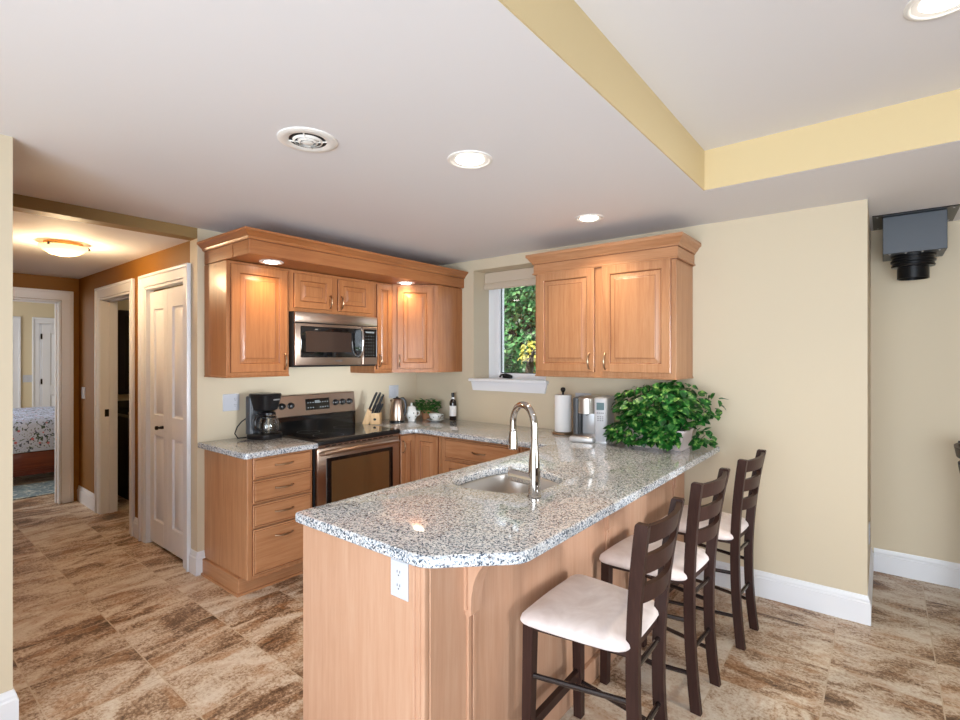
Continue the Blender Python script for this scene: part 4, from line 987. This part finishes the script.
plate((-1.640, YW, 1.090), UX, NY, 0.072, 0.122, [0.036], 'white outlet half hidden left of the trailing plant')
plate((-1.212, PY0-0.0125, 0.752), UX, NY, 0.078, 0.118, [0.039], 'white outlet on the end panel of the peninsula')
plate((-6.46, YH, 1.075), UX, NY, 0.115, 0.118, [], 'white switch plate on the dim hall wall', 'light_switch', 'switch', 2)
plate((-10.95, 1.735, 1.09), UY, NX, 0.12, 0.118, [], 'white switch plate on the bedroom wall left of the closet', 'light_switch', 'switch', 1)
plate((-0.07, 3.80, 0.38), UY, NX, 0.078, 0.12, [0.039], 'white outlet low on the narrow end of the tan wall')

# ================================================================== CEILING FIXTURES
def downlight(x, y, z, label, r=0.085, energy=16, col=(1.0, 0.84, 0.62), spread=2.2):
    t = thing('recessed_light', label, 'ceiling light', (x, y, z), 0, 'recessed downlights')
    m = MB(); m.lathe([(r+0.016, 0.0), (r+0.016, -0.004), (r+0.008, -0.007), (r, -0.005), (r*0.97, 0.0)], seg=40, cap0=False, cap1=False); m.build('trim_ring', M_can, t, smooth=50)
    m = MB(); m.lathe([(r*0.97, -0.004), (r*0.86, -0.0022), (r*0.76, -0.0015)], seg=40, cap0=False, cap1=False); m.build('reflector', M_can, t, smooth=60)
    m = MB(); m.lathe([(r*0.76, -0.0016), (r*0.62, -0.008), (r*0.3, -0.011), (0, -0.012)], seg=32, cap0=False); m.build('bulb', M_bulb, t, smooth=60)
    l = lamp('downlight_lamp', 'SPOT', (0, 0, -0.025), energy, col, spot_size=spread, spot_blend=0.9, shadow_soft_size=0.05); l.parent = t
    return t
downlight(-1.451, 1.737, ZC, 'recessed ceiling light above the middle of the kitchen', energy=26)
downlight(-1.467, 2.943, ZC, 'recessed ceiling light in front of the window cabinet', r=0.075, energy=22)
downlight(0.150, 2.095, TZ, 'recessed light in the raised tray ceiling at the top right corner', energy=26)
downlight(-3.215, 1.765, 2.142, 'recessed light in the cornice over the tall left wall cabinet', r=0.062, energy=10, col=(1.0, 0.72, 0.40), spread=2.7)
downlight(-3.215, 2.985, 2.142, 'recessed light in the cornice over the diagonal corner cabinet', r=0.062, energy=7.5, col=(1.0, 0.76, 0.48), spread=2.7)

# round ceiling diffuser
t = thing('ceiling_vent', 'round white air diffuser in the ceiling', 'vent', (-1.838, 1.166, ZC))
m = MB(); m.lathe([(0.118, 0), (0.118, -0.004), (0.108, -0.008), (0.082, -0.007), (0.074, -0.003)], seg=48, cap0=False, cap1=False); m.build('flange', M_can, t, smooth=50)
m = MB(); m.lathe([(0.074, -0.003), (0.0, -0.0028)], seg=40, cap0=False); m.build('throat', M_blackmat, t, smooth=0)
for r0, r1, zz in ((0.060, 0.051, -0.008), (0.041, 0.032, -0.011), (0.022, 0.0, -0.013)):
    m = MB()
    if r1: m.lathe([(r0, -0.004), (r0-0.002, zz), (r1, zz-0.003), (r1+0.003, zz+0.001), (r0-0.006, -0.005)], seg=40, cap0=False, cap1=False)
    else: m.lathe([(r0, -0.006), (r0, zz), (r0*0.6, zz-0.003), (0, zz-0.003)], seg=40)
    m.build('ring_vane', M_can, t, smooth=50)
for k in range(4):
    a_ = radians(45+90*k); m = MB(); m.tube([(cos(a_)*0.02, sin(a_)*0.02, -0.010), (cos(a_)*0.076, sin(a_)*0.076, -0.005)], 0.003, 6)
    m.build('spoke', M_can, t)

# flush hall light
t = thing('flush_ceiling_light', 'lit amber glass bowl light on the hall ceiling', 'ceiling light', (-4.594, 0.948, ZH))
m = MB(); m.lathe([(0.112, 0), (0.112, -0.018), (0.104, -0.024), (0.02, -0.024)], seg=40); m.build('pan', new_mat('brass_pan', lin((196, 150, 84)), 0.35, 0.7), t, smooth=40)
m = MB(); m.lathe([(0.142, -0.028), (0.138, -0.033), (0.118, -0.058), (0.082, -0.080), (0.04, -0.090), (0, -0.092)], seg=48, cap0=False); m.build('glass_bowl', M_hallglass, t, smooth=60)
for k in range(3):
    a_ = radians(75+120*k); m = MB(); m.tube([(cos(a_)*0.10, sin(a_)*0.10, -0.022), (cos(a_)*0.145, sin(a_)*0.145, -0.026), (cos(a_)*0.147, sin(a_)*0.147, -0.040)], [0.007, 0.007, 0.009], 8); m.build('clip', M_blkmetal, t)
l = lamp('hall_lamp', 'POINT', (0, 0, -0.14), 17, (1.0, 0.74, 0.44), shadow_soft_size=0.10); l.parent = t

# stove pipe support box
t = thing('chimney_support_box', 'black metal stove pipe support box hanging from the recess ceiling', 'stove pipe box', (0.147, 4.235, ZC))
m = MB()
m.box(-0.055, 0.350, 4.020, 4.455, ZC-0.006, ZC-0.0005)
m.build('ceiling_flange', M_blackpipe, t, True, smooth=0)
m = MB(); m.box(-0.004, 0.298, 4.082, 4.390, 2.150, ZC-0.006, 0.003, 1); m.build('box', M_blackduct, t, True)
m = MB(); m.lathe([(0.112, 0), (0.112, -0.012), (0.106, -0.016), (0.106, -0.028), (0.112, -0.032), (0.112, -0.044), (0.104, -0.050), (0.104, -0.06), (0.110, -0.064), (0.106, -0.075), (0.080, -0.078), (0.080, -0.148), (0.076, -0.150), (0.076, -0.10), (0, -0.10)], (0.147, 4.235, 2.150), 40); m.build('pipe_collar', M_blackpipe, t, True, smooth=30)
m = MB()
for k in range(4): m.lathe([(0.006, 0), (0.004, -0.005), (0, -0.006)], (0.03+0.078*k, 4.10, 2.150), 8)
for x in (-0.03, 0.325):
    for y in (4.06, 4.41): m.lathe([(0.006, 0), (0.004, -0.003), (0, -0.004)], (x, y, ZC-0.006), 8)
m.build('screws', M_lgrey, t, True)

# ================================================================== BEDROOM AND BATHROOM BEYOND
t = thing('bed', 'cherry bed with low rail seen through the hall doorway', 'bed', (-8.9, 1.3, 0))
m = MB(); m.box(-7.905, -7.865, 0.40, 2.35, 0.105, 0.375, 0.006, 2); m.box(-7.90, -7.855, 0.40, 2.35, 0.165, 0.185, 0.006, 2); m.build('footboard', M_cherry, t, True)
m = MB(); m.box(-9.90, -7.91, 0.42, 0.46, 0.13, 0.36); m.box(-9.90, -7.91, 2.29, 2.33, 0.13, 0.36); m.build('side_rails', M_cherry, t, True)
for x in (-7.90, -9.85):
    for y in (0.42, 2.28): m = MB(); m.box(x-0.03, x+0.03, y, y+0.06, 0, 0.13); m.build('leg', M_cherry, t, True)
m = MB(); m.box(-9.92, -7.96, 0.47, 2.28, 0.20, 0.62, 0.04, 3); m.build('mattress', M_paper, t, True)
m = MB(); L = []
random.seed(3)
for ix in range(13):
    fx = ix/12; ring = []
    for y, z in ((0.40, 0.42), (0.41, 0.66), (0.46, 0.735), (0.8, 0.755), (1.2, 0.745), (1.6, 0.757), (2.0, 0.75), (2.28, 0.735), (2.34, 0.66), (2.35, 0.42)):
        ring.append((-9.93+fx*1.99, y, z+rnd(-0.006, 0.006)))
    L.append(ring)
L.append([(-7.895, y, 0.40 if z < 0.5 else min(z, 0.68)) for (x, y, z) in L[-1]]); L.append([(-7.860, y, 0.40 if z < 0.5 else 0.55) for (x, y, z) in L[-2]]); L.append([(-7.852, y, 0.385) for (x, y, z) in L[-2]])
m.loops(L, False, False, closed=False)
tag(m.build('comforter', M_floral, smooth=60), 'white comforter with blue and pink flowers on the bed', 'comforter')
m = MB(); m.box(-7.845, -7.11, 0.2, 2.9, 0.0006, 0.010, 0.003, 1)
tag(m.build('rug', M_rug), 'blue-grey patterned rug beside the bed', 'rug')
lamp('bedroom_daylight', 'AREA', (-8.8, -1.0, 1.5), 45, (0.93, 0.97, 1.0), rot=(radians(90), 0, 0), shape='RECTANGLE', size=2.4, size_y=1.4)
lamp('bathroom_fill', 'POINT', (-5.9, 2.5, 2.1), 2.5, (1.0, 0.85, 0.6), shadow_soft_size=0.1)  # unseen fill added so the bathroom does not go black

t = thing('vanity', 'dark wood bathroom vanity glimpsed through the narrow doorway', 'vanity', (-6.33, 2.3, 0))
m = MB(); m.box(-6.585, -6.10, 1.805, 2.85, 0.0, 0.86, 0.004, 1); m.build('cabinet', M_dark_wood, t, True)
m = MB(); m.box(-6.588, -6.07, 1.795, 2.87, 0.862, 0.895, 0.004, 1); m.box(-6.588, -6.568, 1.795, 2.87, 0.895, 1.02); m.build('top', M_blackgls, t, True)
t = thing('wall_mirror', 'tall dark-framed mirror over the bathroom vanity', 'mirror', (-6.57, 2.3, 1.09))
m = MB(); m.box(-6.588, -6.555, 1.830, 2.75, 1.09, 2.02, 0.006, 2); m.build('frame', M_dark_wood, t, True)
m = MB(); m.box(-6.5545, -6.552, 1.89, 2.69, 1.15, 1.96); m.build('glass', M_mirror, t, True)
t = thing('vanity_faucet', 'small bronze faucet on the dark bathroom vanity', 'faucet', (-6.33, 1.880, 0.8955))
m = MB(); m.lathe([(0.028, 0), (0.024, 0.012), (0.014, 0.02), (0.014, 0.10)], seg=16); m.build('body', M_bronze, t)
m = MB(); m.tube([(0, 0, 0.095), (0.02, 0, 0.13), (0.07, 0, 0.13), (0.10, 0, 0.10)], 0.011, 10); m.build('spout', M_bronze, t)
m = MB(); m.tube([(0, 0, 0.12), (-0.01, 0.0, 0.15), (0, 0.05, 0.165)], [0.010, 0.008, 0.007], 8); m.build('handle', M_bronze, t)

# ================================================================== TREES OUTSIDE
def tree(name, label, base, crowns, mat, n, lo, hi, h):
    t = thing(name, label, 'tree', base)
    m = MB(); m.tube([(0, 0, 0), (0.05, 0.02, h*0.3), (-0.04, 0.0, h*0.62), (0, 0, h*0.9)], [0.17, 0.14, 0.09, 0.03], 10)
    for k in range(8):
        a_ = rnd(0, 2*pi); z = h*rnd(0.25, 0.7); m.tube([(0, 0, z), (cos(a_)*0.5, sin(a_)*0.5, z+0.35), (cos(a_)*1.0, sin(a_)*0.9, z+0.5)], [0.05, 0.035, 0.012], 6)
    m.build('trunk', M_bark, t)
    m = MB(); tot = sum(c[3]*c[4]*c[5] for c in crowns)
    for cx, cy, cz, rx, ry, rz in crowns:
        for k in range(int(n*rx*ry*rz/tot)):
            while True:
                v = Vector((rnd(-1, 1), rnd(-1, 1), rnd(-1, 1)))
                if v.length < 1 and (v.length > 0.55 or random.random() < 0.25): break
            p = Vector((cx+v.x*rx, cy+v.y*ry, cz+v.z*rz))
            d = Vector((v.x+rnd(-.8, .8), v.y-0.3+rnd(-.8, .8), -0.4+rnd(-.5, .5)))
            s_ = rnd(lo, hi); add_leaf(m, p, d, Vector((v.x*.6+rnd(-.6, .6), v.y*.6-0.3+rnd(-.6, .6), 0.7)), s_, s_*0.62, 0.15, 0.3)
    m.build('foliage', mat, t, smooth=60, recalc=False)
random.seed(11)
tree('maple_tree', 'bright leafy tree outside the kitchen window', (-5.0, 7.6, -0.45), [(0, 0, 2.4, 1.3, 1.0, 1.2), (-0.9, 0.2, 1.5, 0.9, 0.8, 0.8), (0.9, 0.1, 1.7, 1.0, 0.8, 0.9), (0.2, -0.2, 3.3, 1.0, 0.8, 0.8)], M_tree, 11000, 0.06, 0.115, 4.2)
tree('dark_tree', 'dark green tree behind the bright one outside the window', (-6.0, 10.2, -0.45), [(0, 0, 2.6, 2.6, 1.2, 2.4), (2.4, 0.3, 2.2, 2.0, 1.0, 2.2), (-2.4, 0.3, 2.4, 2.0, 1.0, 2.3)], M_tree2, 9000, 0.14, 0.24, 5.5)
tree('yellow_shrub', 'yellow-leaved shrub low outside the window', (-3.63, 5.6, -0.45), [(0, 0, 2.02, 0.16, 0.15, 0.17), (-0.02, 0.02, 1.55, 0.10, 0.10, 0.3)], M_yellow, 260, 0.04, 0.075, 2.3)
